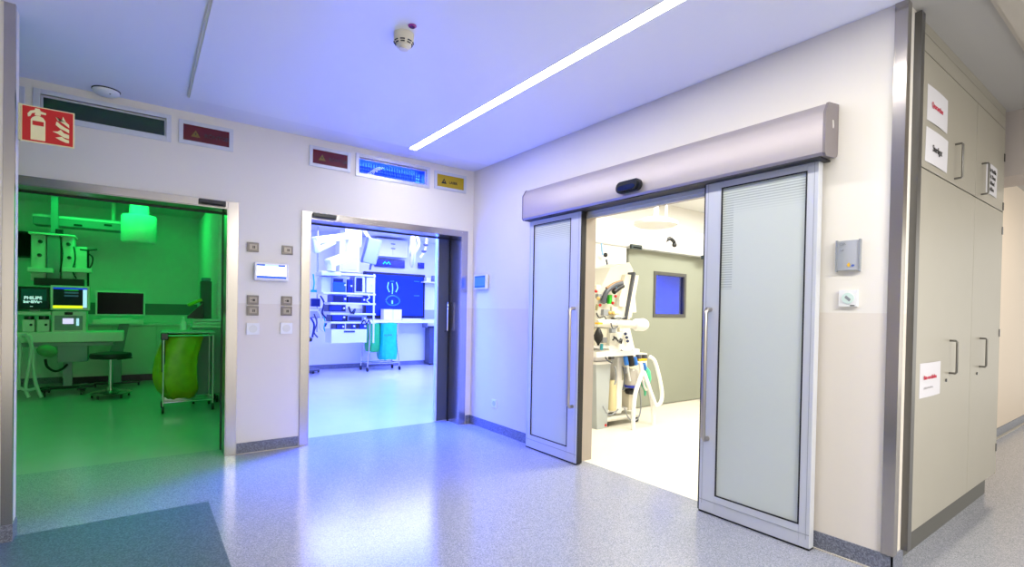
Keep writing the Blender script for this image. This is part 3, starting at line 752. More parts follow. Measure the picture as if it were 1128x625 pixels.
pbox(MB(), 37, 307, 92, 315, YP - .05, .2, .004).build('black_rail', m_black, t)
for (u0, u1) in ((30, 58), (68, 101)):
    pbox(MB(), u0, 295, u1, 300, YP - .15, .25, .008).build('tray', m_offwhite, t)
p1 = at(97, 275, Y=YP); p2 = at(97, 316, Y=YP)
mb = MB().cyl(p1, p2, .014, seg=8)
mb.tube([at(88, 275, Y=YP), at(97, 276, Y=YP), at(107, 275, Y=YP)], .012).tube([at(98, 280, Y=YP), at(102, 284, Y=YP), at(101, 292, Y=YP), at(97, 297, Y=YP)], .01)
mb.build('infusion_pole', m_dark, t, True)
pbox(MB(), 83, 272, 96, 308, YP + .1, .12, .01).build('side_cabinet', m_offwhite, t)
MB().tube([at(81, 272, Y=YP - .05), at(83, 285, Y=YP - .1), at(80, 298, Y=YP - .08), at(84, 307, Y=YP - .05)], .008).tube([at(66, 260, Y=YP - .05), at(69, 280, Y=YP - .06), at(66, 300, Y=YP - .05)], .008).build('cable', m_black, t, True)
# dark screen upper left, beam, drum
t2, a, b, c, e = screen_dev('dark wall screen at the far upper left of the green-lit room', 'monitor', 'wall_monitor', 6, 255, 49, 284, 6.1, .08, m_dark, .03, m_screenblk)
a, b, c, e = PX(36, 241, 134, 250, 5.3)
t = thing('ceiling_beam_light', ((a + b) / 2, 5.4, c), 'long horizontal ceiling lamp beam joined to the drum lamp, green-lit room', 'lamp')
bx(a, b + .1, 5.3, 5.62, c - .01, e + .02, bev=.01).build('beam', m_grey, t)
bx(a, b, 5.29, 5.3, e - .02, e + .015).build('lit_edge', mat('pale_trim', 'E8E8E8', .3), t)
for u in (86, 119): q = at(u, 248, Y=5.3); bx(q.x - .05, q.x + .05, 5.292, 5.31, q.z - .02, q.z + .01).build('slot', m_black, t)
for u in (60, 125): q = at(u, 240, Y=5.45); MB().cyl((q.x, 5.45, e), (q.x, 5.45, H), .03, seg=10).build('hanger', m_offwhite, t, True)
ctr = at(153, 268, Y=5.0); rr = abs(at(173, 255, Y=5.0).x - at(133, 255, Y=5.0).x) / 2; top = at(153, 238, Y=5.0).z
t = thing('drum_lamp', (ctr.x, 5.0, ctr.z), 'large white drum-shaped ceiling lamp in the green-lit room', 'lamp')
MB().lathe((ctr.x, 5.0, ctr.z), [(rr * .9, 0), (rr, .03), (rr, top - ctr.z - .03), (rr * .95, top - ctr.z)], seg=36).build('drum', m_white, t, True)
MB().lathe((ctr.x, 5.0, top), [(rr * .55, 0), (rr * .55, .09), (rr * .5, H - top)], seg=28).build('mount', m_offwhite, t, True)
# stool
sx, sy = -3.52, 4.13
t = thing('swivel_stool', (sx, sy, 0), 'round black-seated swivel stool before the workstation, green-lit room', 'stool')
sz = at(121, 392, Y=sy).z
MB().lathe((sx, sy, sz - .045), [(.15, 0), (.235, .01), (.245, .045), (.235, .08), (.15, .095)]).build('seat', m_black, t, True)
MB().cyl((sx, sy, .08), (sx, sy, sz - .03), .028, .024, seg=16).build('column', m_chrome, t, True)
MB().lathe((sx, sy, .055), [(.24, 0), (.25, .02), (.22, .035), (.05, .055), (.05, .09)]).build('base', m_steel, t, True)
MB().tube([(sx + .08, sy - .1, sz - .05), (sx + .2, sy - .2, sz - .03), (sx + .25, sy - .22, sz - .02)], .008).build('lever', m_dark, t, True)
castors('caster', t, [(sx + .22 * math.cos(k * 1.2566 + .3), sy + .22 * math.sin(k * 1.2566 + .3)) for k in range(5)], .028)
# rubbish trolley with yellow-green sack
m_sack = mat('translucent_yellow_sack', '9A9A08', .35, noise=.35, nscale=9)
x0, x1, y0, y1 = -2.95, -2.42, 2.42, 2.86
ztop = at(199, 370, Y=2.45).z
t = thing('waste_trolley', ((x0 + x1) / 2, (y0 + y1) / 2, 0), 'steel waste trolley holding a bulging yellow-green sack, green-lit room', 'trolley')
mb = MB()
for (x, y) in ((x0, y0), (x1, y0), (x0, y1), (x1, y1)): mb.cyl((x, y, .08), (x, y, ztop), .011, seg=10)
for z in (ztop, .13):
    mb.tube([(x0, y0, z), (x1, y0, z), (x1, y1, z), (x0, y1, z), (x0, y0, z)], .011, smooth=False, seg=8)
for k in range(4): mb.cyl((x0, y0 + .09 * (k + 1), .13), (x1, y0 + .09 * (k + 1), .13), .006, seg=6)
mb.build('frame', m_chrome, t, True)
castors('caster', t, [(x0, y0), (x1, y0), (x0, y1), (x1, y1)], .045)
bx(x0 - .02, x1 + .02, y0 - .02, y1, ztop + .03, ztop + .055, bev=.01).build('lid', mat('grey_lid', 'A8AEB0', .4), t)
mb = MB().box(x0 - .03, x0 + .05, y0 - .03, y0 + .05, ztop - .05, ztop + .04, bev=.01).box(x0 - .02, x0 + .02, y0 + .0, y0 + .04, ztop - .45, ztop - .04, bev=.006); mb.build('hinge_block', m_dark, t)
def sack(x0, x1, y0, y1, zt, zb, bulge, seed, lean=0, shrink=.35):
    rnd = random.Random(seed); mb = MB(); n, k = 30, 14; rings = []
    for j in range(k + 1):
        f = j / k; z = zt + (zb - zt) * f
        g = 1 + bulge * math.sin(math.pi * min(1, f * .95)) ** 1.0 - shrink * max(0, (f - .82) / .18) ** 2
        ring = []
        for i in range(n):
            a = 2 * math.pi * i / n
            ca, sa = math.cos(a), math.sin(a)
            ex = math.copysign(abs(ca) ** .55, ca); ey = math.copysign(abs(sa) ** .55, sa)
            r = g * (1 + .035 * math.sin(5 * a + seed + 2 * f) + .03 * math.sin(11 * a + 4 * f) + rnd.uniform(-.02, .02) * (.3 + f))
            ring.append(mb.bm.verts.new(((x0 + x1) / 2 + lean * math.sin(math.pi * f * .9) + ex * r * (x1 - x0) / 2, (y0 + y1) / 2 + ey * r * (y1 - y0) / 2, z + .01 * math.sin(7 * a))))
        rings.append(ring)
    for a, b in zip(rings, rings[1:]):
        for i in range(n): mb.bm.faces.new((a[i], a[(i + 1) % n], b[(i + 1) % n], b[i]))
    mb.bm.faces.new(rings[-1]); bmesh.ops.recalc_face_normals(mb.bm, faces=mb.bm.faces)
    return mb
sack(x0 + .02, x1 - .10, y0 + .02, y1 - .03, ztop + .01, .16, .13, 3, lean=-.09).build('sack', m_sack, t, True)
# second bin behind it
t = thing('waste_trolley', (-2.42, 3.05, 0), 'grey-bodied trolley stacked with white linen behind the yellow-green sack', 'trolley')
zl = at(218, 362, Y=3.0).z
bx(-2.62, -2.27, 2.95, 3.3, .12, zl, bev=.01).build('body', m_grey, t)
castors('caster', t, [(-2.59, 2.98), (-2.31, 2.98), (-2.59, 3.26), (-2.31, 3.26)], .045)
mb = MB()
for k in range(3): mb.box(-2.62 + .01 * k, -2.26, 2.95, 3.28, zl + .004 + k * .045, zl + .044 + k * .045, bev=.018)
mb.build('linen_stack', m_white, t, True)
zt = zl + .145
q = at(202, 350, Y=2.78); zb0 = ztop + .0555
t = thing('spray_bottle', (q.x, 2.78, zb0), 'small white bottle standing on the lid of the sack trolley, green-lit room', 'bottle')
MB().lathe((q.x, 2.78, zb0), [(.035, 0), (.036, .1), (.018, .125), (.014, .14)], seg=16).build('body', m_white, t, True)
MB().lathe((q.x, 2.78, zb0 + .14), [(.016, 0), (.016, .03), (.008, .035)], seg=12).build('cap', m_white, t, True)
a, b, c, e = PX(221, 310, 233, 343, 3.1)
t = thing('disinfectant_dispenser', ((a + b) / 2, 3.15, zt - .01), 'tall grey box with pale top on the linen trolley, green-lit room', 'dispenser')
bx(a, b, 3.08, 3.2, zt - .012, e, bev=.006).build('body', mat('teal_grey_box', '3E5A58', .5), t)
bx(a + .01, b - .01, 3.09, 3.19, e, e + .05, bev=.012).build('cap', mat('clear_blue_cap', '5E8E98', .3), t)
p0 = at(206, 337, Y=3.0); p1_ = at(223, 330, Y=3.0)
d_ = (p1_ - p0); ang = math.atan2(d_.z, d_.x)
t = thing('glove_packet', ((p0 + p1_) / 2), 'tilted bright green-yellow packet lying on a dark box by the linen', 'packet')
mt = Matrix.Translation((p0 + p1_) / 2) @ Matrix.Rotation(-ang, 4, 'Y')
MB().box(-.09, .09, -.06, .06, -.018, .022, bev=.01, mtx=mt).build('packet', mat('bright_green_yellow', '8CC81A', .5), t)
pm = (p0 + p1_) / 2; zq = zl + .137 - pm.z
MB().prism([(-.085, zq), (.10, zq), (.10, .005), (-.085, min(-.06, zq + .03) if zq < -.09 else zq + .02)], pm - Vector((0, .06, 0)), (1, 0, 0), (0, 0, 1), (0, 1, 0), .12).build('dark_box', m_dark, t)
# base cabinets at the back wall
t = thing('base_cabinet_row', (-3.0, 6.0, 0), 'row of low pale base cabinets along the back wall of the green-lit room', 'cabinet')
bx(-4.2, -2.32, 5.85, 6.19, .12, .98).build('body', m_offwhite, t)
for k in range(3): bx(-4.19 + k * .625, -3.58 + k * .625, 5.83, 5.85, .13, .97, bev=.003).build('door', m_offwhite, t)
bx(-4.22, -2.32, 5.81, 6.19, .98, 1.01).build('counter', m_white, t)
bx(-4.2, -2.32, 5.9, 6.19, .0, .12).build('plinth', m_dark, t)

# ================================================================== BLUE ROOM
YB = 6.19
# wall screens
m_xnavy = mat('xray_screen_blue', '0A2A90', .15, emit=.55)
t2, a, b, c, e = screen_dev('large dark blue wall screen showing a pale x-ray figure, blue-lit room', 'screen', 'wall_screen', 401, 301, 468, 350.5, 6.1, .09, mat('navy_black', '0A0E2A', .3), .055, m_xnavy)
m_xr = mat('xray_pale', '78C0DC', .3, emit=.9); m_xr2 = mat('xray_blue', '2068C0', .3, emit=.7)
yy = 6.095
def P_(u, v): return at(u, v, Y=yy)
def blob(lst, name, m, r):
    mb = MB()
    for pts in lst: mb.tube([P_(u, v) for u, v in pts], r, seg=6)
    mb.build(name, m, t2, True)
blob([[(428, 311), (427, 317), (429, 322)], [(436.5, 311), (438, 317), (436, 322)], [(432, 312), (432.5, 318), (432, 324)]], 'xray_lines', m_xr, .013)
blob([[(425, 331), (428, 327), (434, 326), (439, 329), (440, 333), (436, 336), (429, 336), (425, 332)], [(430, 310), (434, 310)]], 'xray_ring', m_xr2, .016)
blob([[(432, 331), (432, 335)]], 'xray_bright', m_xr, .02)
blob([[(456, 310), (462, 310.5)], [(456, 326), (462, 326)]], 'screen_marks', m_xr2, .01)
t2, a, b, c, e = screen_dev('narrow dark wall display with small green mark above the large screen, blue-lit room', 'display', 'wall_display', 413, 286, 446, 294.5, YB - .06, .06, mat('navy_black', '0A0E2A', .3), .01, mat('navy_display', '0A1466', .2, emit=.4))
MB().tube([at(422, 291, Y=YB - .066), at(424, 288.5, Y=YB - .066), at(426, 291, Y=YB - .066), at(428, 288.5, Y=YB - .066), at(430, 291.5, Y=YB - .066)], .014, smooth=False, seg=6).build('green_mark', mat('green_led', '18D090', .3, emit=1.0), t2)
t2, a, b, c, e = screen_dev('small square dark wall clock panel right of the surgical lamp', 'display', 'wall_display', 461, 289.5, 467.5, 296, YB - .05, .05, mat('navy_black', '0A0E2A', .3), .01, mat('navy_display', '0A1466', .2, emit=.4))
# wall cupboards
a, b, c, e = PX(415, 264, 449, 283, 5.9)
t = thing('wall_cupboard', ((a + b) / 2, 6.0, c), 'white wall cupboard block above the narrow display, blue-lit room', 'cupboard')
bx(a, b, 5.9, YB, c, e, bev=.004).build('body', m_white, t)
bx(a + .04, (a + b) / 2 - .01, 5.888, 5.9, c + .03, e - .03).build('door', m_offwhite, t)
bx((a + b) / 2 + .01, b - .04, 5.888, 5.9, c + .03, e - .03).build('door', m_offwhite, t)
for v in (269, 274): q = at(433, v, Y=5.888); bx(q.x - .05, q.x + .05, 5.88, 5.89, q.z - .01, q.z + .01).build('label_strip', m_slate, t)
# surgical lamp disc, turned almost edge on
q = at(454, 277, Y=4.6)
t = thing('surgical_lamp', q, 'round white surgical lamp head turned edge on, blue-lit room', 'lamp')
rot = Matrix.Rotation(math.radians(-12), 4, 'Y') @ Matrix.Rotation(math.radians(96), 4, 'Y').to_4x4()
rotz = Matrix.Rotation(math.radians(-20), 4, 'Z') @ Matrix.Rotation(math.radians(90), 4, 'Y')
mb = MB().lathe((0, 0, 0), [(.30, -.03), (.335, -.01), (.335, .02), (.28, .055), (.1, .07)], seg=32)
for v in mb.bm.verts: v.co = q + (rotz @ v.co)
mb.build('lamp_head', m_offwhite, t, True)
mb = MB().lathe((0, 0, -.035), [(.11, 0), (.11, -.02), (.06, -.03)], seg=20)
for v in mb.bm.verts: v.co = q + (rotz @ v.co)
mb.build('centre_handle', m_alu, t, True)
MB().tube([q + Vector((.08, .02, .0)), q + Vector((.2, .1, .2)), q + Vector((.1, .2, .5)), Vector((q.x - .1, q.y + .2, H))], .03).build('arm', m_white, t, True)
# ceiling arms
m_arm = mat('arm_white', 'F0F0F0', .3)
YA = 4.8
t = thing('surgical_pendant_arm', at(387, 270, Y=YA), 'white jointed ceiling pendant with two thick arms, blue-lit room', 'pendant')
t.location.z = at(387, 290, Y=YA).z
hx = at(388, 260, Y=YA)
MB().cyl((hx.x, YA, at(388, 285, Y=YA).z), (hx.x, YA, H), .13, seg=22).build('hub', m_arm, t, True)
def armseg(pts, w, h, name):
    P = [at(u, v, Y=y) for u, v, y in pts]
    for p, q2 in zip(P, P[1:]):
        dd = q2 - p; L = dd.length; qm = dd.to_track_quat('X', 'Z').to_matrix().to_4x4()
        MB().box(-.05, L + .05, -w / 2, w / 2, -h / 2, h / 2, bev=.03, mtx=Matrix.Translation(p) @ qm).build(name, m_arm, t, True)
armseg([(386, 260, 4.8), (348, 265, 4.3)], .14, .13, 'upper_arm')
armseg([(348, 267, 4.3), (349, 276, 4.3)], .13, .12, 'elbow')
armseg([(350, 275, 4.3), (366, 267, 4.5)], .12, .10, 'return_arm')
armseg([(390, 280, 4.8), (363, 290, 4.5)], .17, .17, 'lower_arm')
P = at(365, 292, Y=4.5); MB().cyl((P.x, 4.5, at(365, 298.6, Y=4.5).z), (P.x, 4.5, P.z + .05), .08, seg=18).build('drop_tube', m_arm, t, True)
P = at(397, 256, Y=4.6); MB().cyl(at(397, 272, Y=4.6), Vector((P.x, 4.6, H)), .025, seg=12).build('thin_tube', m_arm, t, True)
a, b, c, e = PX(374, 264, 396, 300, 5.6)
t = thing('ceiling_column', ((a + b) / 2, 5.7, c), 'wide white ceiling supply column behind the jointed arms, blue-lit room', 'column')
bx(a, b, 5.6, 5.9, c, H, bev=.01).build('body', m_white, t)
bx(a + .05, b - .05, 5.592, 5.6, c + .05, c + .4, bev=.002).build('panel', m_offwhite, t)
# tilted monitor back
P0 = at(410, 277, Y=4.4)
t = thing('ceiling_monitor', P0, 'tilted flat monitor seen from behind on a ceiling arm, blue-lit room', 'monitor')
mt = Matrix.Translation(P0) @ Matrix.Rotation(math.radians(14), 4, 'Y') @ Matrix.Rotation(math.radians(-30), 4, 'Z')
MB().box(-.13, .13, -.03, .03, -.25, .25, bev=.02, mtx=mt).build('housing', mat('monitor_back_grey', '9AA4B4', .4), t)
MB().box(-.16, -.12, -.05, .02, -.26, .25, bev=.01, mtx=mt).build('edge', m_slate, t)
MB().tube([P0 + Vector((0, .05, .2)), P0 + Vector((-.1, .15, .4)), Vector((P0.x - .12, P0.y + .2, H))], .03).build('arm', m_arm, t, True)
MB().tube([P0 + Vector((-.02, 0, -.25)), P0 + Vector((-.04, 0, -.36))], .02).build('grip', m_slate, t, True)
# equipment tower hanging from pendant
YT = 4.5
def shelfdev():
    x0, x1, z0, z1 = PX(358, 300, 414, 378, YT)
    t = thing('equipment_tower', ((x0 + x1) / 2, YT + .2, z0), 'white shelf tower of stacked endoscopy devices, blue-lit room', 'equipment tower')
    pbox(MB(), 365, 363, 404, 378, YT, .4, .006).build('drawer', m_white, t)
    pbox(MB(), 379, 364.5, 391, 366.5, YT - .008, .01, 0).build('drawer_grip', m_slate, t)
    for v in (302.5, 323.5, 334.5, 346, 355.5):
        pbox(MB(), 356 if v < 325 else 364, v - .8, 414, v + 1.2, YT, .42, .003).build('shelf', m_white, t)
    pbox(MB(), 354, 299, 376, 304, YT - .02, .4, .02).build('support_head', m_white, t)
    pbox(MB(), 354, 305, 366, 323, YT + .1, .3, .01).build('side_module', m_offwhite, t)
    for u in (365, 412): pbox(MB(), u - .8, 302, u + .8, 378, YT + .36, .03, 0).build('upright', m_white, t)
    md = mat('navy_device', '1C2C66', .3); mdk = mat('dark_navy_device', '10183A', .3)
    for (u0, v0, u1, v1, mm) in ((366, 306, 382, 322.5, m_grey), (383, 308, 389, 322.5, md), (391, 305, 402, 322.5, m_white), (404, 306, 412, 322.5, m_white), (366, 325, 382, 334, md), (383.5, 327, 403, 334, md),
                                 (362, 336, 381, 343.5, mdk), (365, 345, 381, 354.5, mdk), (383, 348, 404, 354.5, m_grey), (370, 357, 380, 363, mdk), (387, 356, 392, 363, md), (396, 356, 404, 363, md)):
        o = pbox(MB(), u0, v0, u1, v1, YT + .02, .32, .006).build('device', mm, t)
        um, vm = (u0 + u1) / 2, (v0 + v1) / 2
        if u1 - u0 > 9: pbox(MB(), u0 + 1.2, v0 + 1.2, u1 - (u1 - u0) * .25, v1 - 1.2, YT + .012, .01, 0).build('front_panel', mdk if mm is not mdk else md, o)
        q = at(u1 - 2, vm, Y=YT + .012)
        MB().cyl((q.x, YT + .02, q.z), (q.x, YT - .005, q.z), .018, seg=12).build('knob', m_white, o, True)
    pbox(MB(), 367, 311, 380.5, 321.5, YT + .002, .012, 0).build('blue_monitor', mat('royal_blue_display', '2050D8', .2, emit=.35), t)
    MB().tube([at(384, 338, Y=YT - .02), at(387, 345, Y=YT - .03), at(391, 341, Y=YT - .03), at(389, 346, Y=YT)], .02).build('cable', m_dark, t, True)
    MB().tube([at(398, 357, Y=YT - .02), at(401, 353, Y=YT - .03), at(404, 357, Y=YT - .03), at(406, 353, Y=YT), at(408, 357, Y=YT)], .012).build('cable', m_dark, t, True)
    MB().tube([at(404, 324, Y=YT - .02), at(407, 328, Y=YT - .03), at(404, 331, Y=YT - .03), at(407, 334, Y=YT)], .012).build('white_cable', m_white, t, True)
shelfdev()
# infusion stand clutter at left
t = thing('infusion_rail', (0, 0, 0), 'hanging infusion pole crowded with hoses at the left edge of the blue-lit room', 'infusion rail')
YI = 5.55
qx = at(349, 350, Y=YI).x; t.location = (qx, YI, 0)
zi = at(349, 366, Y=YI).z; t.location.z = zi
MB().cyl((qx, YI, zi), (qx, YI, H), .016, seg=10).build('pole', m_chrome, t, True)
MB().cyl((qx - .12, YI, zi + .3), (qx + .12, YI, zi + .3), .012, seg=8).build('crossbar', m_chrome, t, True)
pbox(MB(), 343, 329, 353, 338, YI - .03, .1, .01).build('infusion_pump', mat('navy_device', '1C2C66', .3), t)
pbox(MB(), 343, 319.5, 353, 322, YI - .06, .16, .01).build('turquoise_clip', mat('turquoise_plastic', '2CC0A0', .4), t)
pbox(MB(), 341, 340.5, 351, 343, YI - .1, .2, .01).build('tray', m_white, t)
for (pts, mm, r) in (([(351, 304), (349, 309), (350, 314), (348, 318)], m_white, .02), ([(345, 302), (346, 312), (345, 320)], mat('turquoise_plastic', '2CC0A0', .4), .014), ([(351, 343), (354, 352), (352, 360), (356, 365)], m_white, .018),
                     ([(346, 346), (349, 356), (346, 366), (350, 372)], m_slate, .015), ([(355, 344), (358, 354), (357, 362), (360, 368)], mat('turquoise_plastic', '2CC0A0', .4), .012), ([(342, 350), (346, 358), (344, 372)], mat('navy_device', '1C2C66', .3), .02),
                     ([(353, 326), (357, 334), (355, 345), (360, 352), (358, 360)], mat('navy_device', '1C2C66', .3), .018)):
    MB().tube([at(u, v, Y=YI - .12) for u, v in pts], r).build('hose', mm, t, True)
# dark stool leg at the frame
q = Vector((at(343, 410, Y=5.75).x - .1, 5.75, 0))
t = thing('swivel_stool', (q.x, q.y, 0), 'dark-seated stool half hidden behind the left frame of the blue-lit doorway', 'stool')
sz = at(342, 375, Y=q.y).z
MB().lathe((q.x - .08, q.y, sz), [(.12, -.04), (.18, -.02), (.19, .04), (.15, .07)]).build('seat', m_dark, t, True)
MB().cyl((q.x - .02, q.y, .06), (q.x - .02, q.y, sz - .03), .02, seg=10).build('column', m_slate, t, True)
MB().lathe((q.x, q.y, .05), [(.26, 0), (.26, .02), (.05, .06)]).build('base', m_slate, t, True)
castors('caster', t, [(q.x + .24 * math.cos(k * 1.2566), q.y + .24 * math.sin(k * 1.2566)) for k in range(5)], .032)
# bag trolley with turquoise sacks
xa, xb = 0.80, 1.42; ya, yb = 5.35, 5.75
xa = at(406, 380, Y=5.35).x; xb = at(439, 380, Y=5.35).x
zt = at(422, 356, Y=5.4).z
t = thing('laundry_trolley', ((xa + xb) / 2, 5.55, 0), 'wheeled steel trolley holding turquoise sacks under the large screen', 'trolley')
mb = MB()
for (x, y, s_) in ((xa, ya, -.02), (xb, ya, .03), (xa, yb, -.02), (xb, yb, .03)): mb.tube([(x - s_, y, zt), (x - s_, y, zt * .6), (x + s_, y, .1), (x + s_, y, .06)], .013, seg=8)
for z in (.17,): mb.tube([(xa, ya, z), (xb, ya, z), (xb, yb, z), (xa, yb, z), (xa, ya, z)], .012, smooth=False, seg=8)
mb.build('frame', m_chrome, t, True)
castors('caster', t, [(xa - .02, ya), (xb + .03, ya), (xa - .02, yb), (xb + .03, yb)], .045)
bx(xa - .03, xb + .05, ya - .03, yb, zt, zt + .04, bev=.012).build('top_tray', m_white, t)
m_turq = mat('turquoise_sack', '12C49A', .4, noise=.2, nscale=12)
xm = xa + (xb - xa) * .4
s1 = sack(xa + .02, xm - .01, ya - .02, yb - .05, zt, .42, .01, 5, shrink=.15).build('sack', mat('green_sack', '1FB84A', .4, noise=.2, nscale=12), t, True)
s2 = sack(xm + .01, xb + .0, ya - .03, yb - .05, zt, .24, .01, 8, shrink=.08).build('sack', m_turq, t, True)
text('lettering', 'KLINIK', .06, (xm + .05, ya - .065, zt - .28), (1, 0, 0), (0, 0, 1), m_slate, t)
# worktop under large screen with white box
a, b, c, e = PX(398, 352.5, 478, 356, 5.8)
t = thing('wall_worktop', ((a + b) / 2, 6.0, c), 'white worktop along the wall under the large screen', 'worktop')
bx(a, b, 5.8, YB, c, e, bev=.004).build('board', m_white, t)
for x in (a + .1, (a + b) / 2, b - .1): bx(x - .015, x + .015, 5.95, YB, c - .12, c).build('bracket', m_grey, t)
zt2 = e
a, b, c, e = PX(423, 341, 442.5, 352, 5.85)
t = thing('paper_box', ((a + b) / 2, 5.95, zt2), 'plain white box on the worktop in front of the large screen', 'box')
bx(a, b, 5.85, 6.05, zt2 + .001, e, bev=.003).build('carton', mat('pale_carton', 'F0EEEE', .5), t)
bx((a + b) / 2 - .02, (a + b) / 2 + .02, 5.849, 6.051, zt2 + .002, e + .001).build('tape', m_offwhite, t)
a, b, c, e = PX(443, 349.5, 464, 352, 5.85)
t = thing('keyboard', ((a + b) / 2, 5.9, zt2), 'white keyboard on the worktop right of the white box', 'keyboard')
bx(a, b, 5.83, 5.98, zt2 + .001, zt2 + .025, bev=.004).build('body', m_white, t)
bx(a + .02, b - .02, 5.845, 5.965, zt2 + .025, zt2 + .03).build('keys', m_offwhite, t)
# grey bin right
a, b, c, e = PX(473, 361, 486, 402, 5.9)
t = thing('waste_bin', ((a + b) / 2, 5.99, 0), 'dark blue-grey bin partly hidden by the sliding door leaf, blue-lit room', 'bin')
bx(a, b, 5.9, 6.15, .03, e, bev=.008).build('body', m_slate, t)
bx(a - .01, b + .01, 5.88, 6.16, e, e + .03, bev=.008).build('lid', m_dark, t)
for x in (a + .04, b - .04): MB().cyl((x - .01, 5.95, .03), (x + .01, 5.95, .03), .029, seg=12).build('wheel', m_black, t, True)
# shelf units upper right
a, b, c, e = PX(466, 300, 486, 312, 6.0)
t = thing('wall_shelf', ((a + b) / 2, 6.1, c), 'pale wall shelf with small boxes right of the large screen', 'shelf')
bx(a, b, 5.95, YB, c, c + .03).build('board', m_offwhite, t)
for k in range(3): bx(a + .08 + k * .2, a + .2 + k * .2, 5.98, 6.12, c + .031, c + .13 + .05 * (k % 2), bev=.004).build('container', m_grey if k == 1 else m_white, t)
t = thing('ceiling_rail_arm', at(474, 268, Y=5.2), 'slim white ceiling arm with small blue joints near the sliding leaf', 'arm')
MB().tube([at(468, 256, Y=5.2), at(470, 264, Y=5.2), at(468, 276, Y=5.2), at(463, 284, Y=5.2)], .025).build('arm', m_white, t, True)
MB().cyl(at(468, 258, Y=5.2), Vector((at(468, 256, Y=5.2).x, 5.2, H)), .03, seg=10).build('tube', m_white, t, True)
for (u, v) in ((469, 270), (467, 277)): MB().sph(at(u, v, Y=5.17), .045, (1.3, 1, .7)).build('joint', m_slate, t, True)

# ================================================================== TREATMENT ROOM
# header box over grey sliding door
t = thing('door_operator_cover', (3.1, -.44, 2.27), 'long white door operator cover above the grey-green sliding door', 'door operator')
bx(1.2, 5.2, -.56, -.352, 2.262, 2.60, bev=.006).build('cover', m_white, t)
bx(1.21, 5.19, -.55, -.36, 2.250, 2.262).build('underside_profile', m_alu, t)
def dsens(u, v, label):
    q = at(u, v, Y=-.6); t = thing('door_sensor', (q.x, -.56, q.z), label, 'sensor')
    bx(q.x - .11, q.x + .11, -.60, -.56, q.z - .03, q.z + .03, bev=.008).build('housing', mat('green_black_plastic', '2C3A3A', .4), t)
    bx(q.x - .08, q.x + .08, -.602, -.598, q.z - .018, q.z - .004).build('lens', m_screenblk, t)
dsens(702, 272, 'dark door sensor at the left of the white cover above the grey-green door')
dsens(779, 284, 'dark door sensor at the right of the white cover, near the glass leaf')
# grey green leaf
m_gg = mat('grey_green_door', '8E9386', .4)
d = sempty('door_4', (3.3, -.38, 0))
lx0, lx1, yl0, yl1 = 2.30, 4.45, -.43, -.375
mb = MB(); wf = .05
mb.box(lx0, WX0 - wf, yl0, yl1, .01, 2.25).box(WX1 + wf, lx1, yl0, yl1, .01, 2.25).box(WX0 - wf, WX1 + wf, yl0, yl1, .01, WZ0 - wf).box(WX0 - wf, WX1 + wf, yl0, yl1, WZ1 + wf, 2.25)
mb.build('door_leaf', m_gg, d)
mb = MB()
for (p, q_, r, s_) in ((WX0 - wf, WX0, WZ0 - wf, WZ1 + wf), (WX1, WX1 + wf, WZ0 - wf, WZ1 + wf), (WX0, WX1, WZ0 - wf, WZ0), (WX0, WX1, WZ1, WZ1 + wf)): mb.box(p, q_, yl0 - .01, yl1, r, s_)
mb.build('window_frame', mat('dark_window_frame', '4A4A48', .4), d)
bx(WX0, WX1, yl0 + .02, yl0 + .026, WZ0, WZ1).build('window_pane', glass_mat('door_pane', 'B8C4F0', .06), d)
bx(lx0 - .03, lx0, yl0, yl1, .01, 2.25).build('edge_strip', mat('edge_strip_grey', '8A8E84', .4), d)
mb = MB().tube([(4.18, yl0, 1.45), (4.18, yl0 - .05, 1.45), (4.18, yl0 - .05, 1.0), (4.18, yl0, 1.0)], .015, smooth=False); mb.build('handle', m_chrome, d, True)
# wall column left of the door
struct('wall_treatment_pier', bx(1.45, 2.12, -.52, -.352, 0, 2.25), m_wallroom)
# ceiling camera and lamps
q = at(741, 268, Y=-1.4)
t = thing('ceiling_camera', (q.x, -1.4, q.z), 'small black dome camera hanging below the bright ceiling', 'camera')
MB().tube([at(734, 265, Y=-1.4), at(738, 263, Y=-1.4), at(742, 266, Y=-1.4), at(743, 270, Y=-1.4)], .022).build('neck', m_black, t, True)
MB().sph(at(743, 270, Y=-1.4), .03).build('lens', m_black, t, True)
MB().cyl((at(733, 266, Y=-1.4).x, -1.4, at(733, 266, Y=-1.4).z), (at(733, 266, Y=-1.4).x, -1.4, H), .014, seg=8).build('ceiling_rod', m_white, t, True)
q = at(722, 247, Y=-1.5)
t = thing('examination_lamp', (q.x, -1.5, q.z - .04), 'round cream ceiling examination lamp in the bright treatment room', 'lamp')
MB().lathe((q.x, -1.5, q.z - .03), [(.2, 0), (.24, .02), (.24, .05), (.15, .09), (.05, .1)], seg=32).build('lamp_head', m_white, t, True)
MB().cyl((q.x, -1.5, q.z + .05), (q.x, -1.5, H), .03, seg=12).build('ceiling_tube', m_white, t, True)

# ventilator / anaesthesia machine
YV = -1.0
def V(u, v, dy=0): return at(u, v, Y=YV + dy)
q0 = V(690, 420)
t = thing('ventilator_machine', (q0.x, YV + .2, 0), 'cream anaesthesia machine with monitor arm, valves and white hoses, seen through the glass doors', 'medical machine')
t.location.z = 0
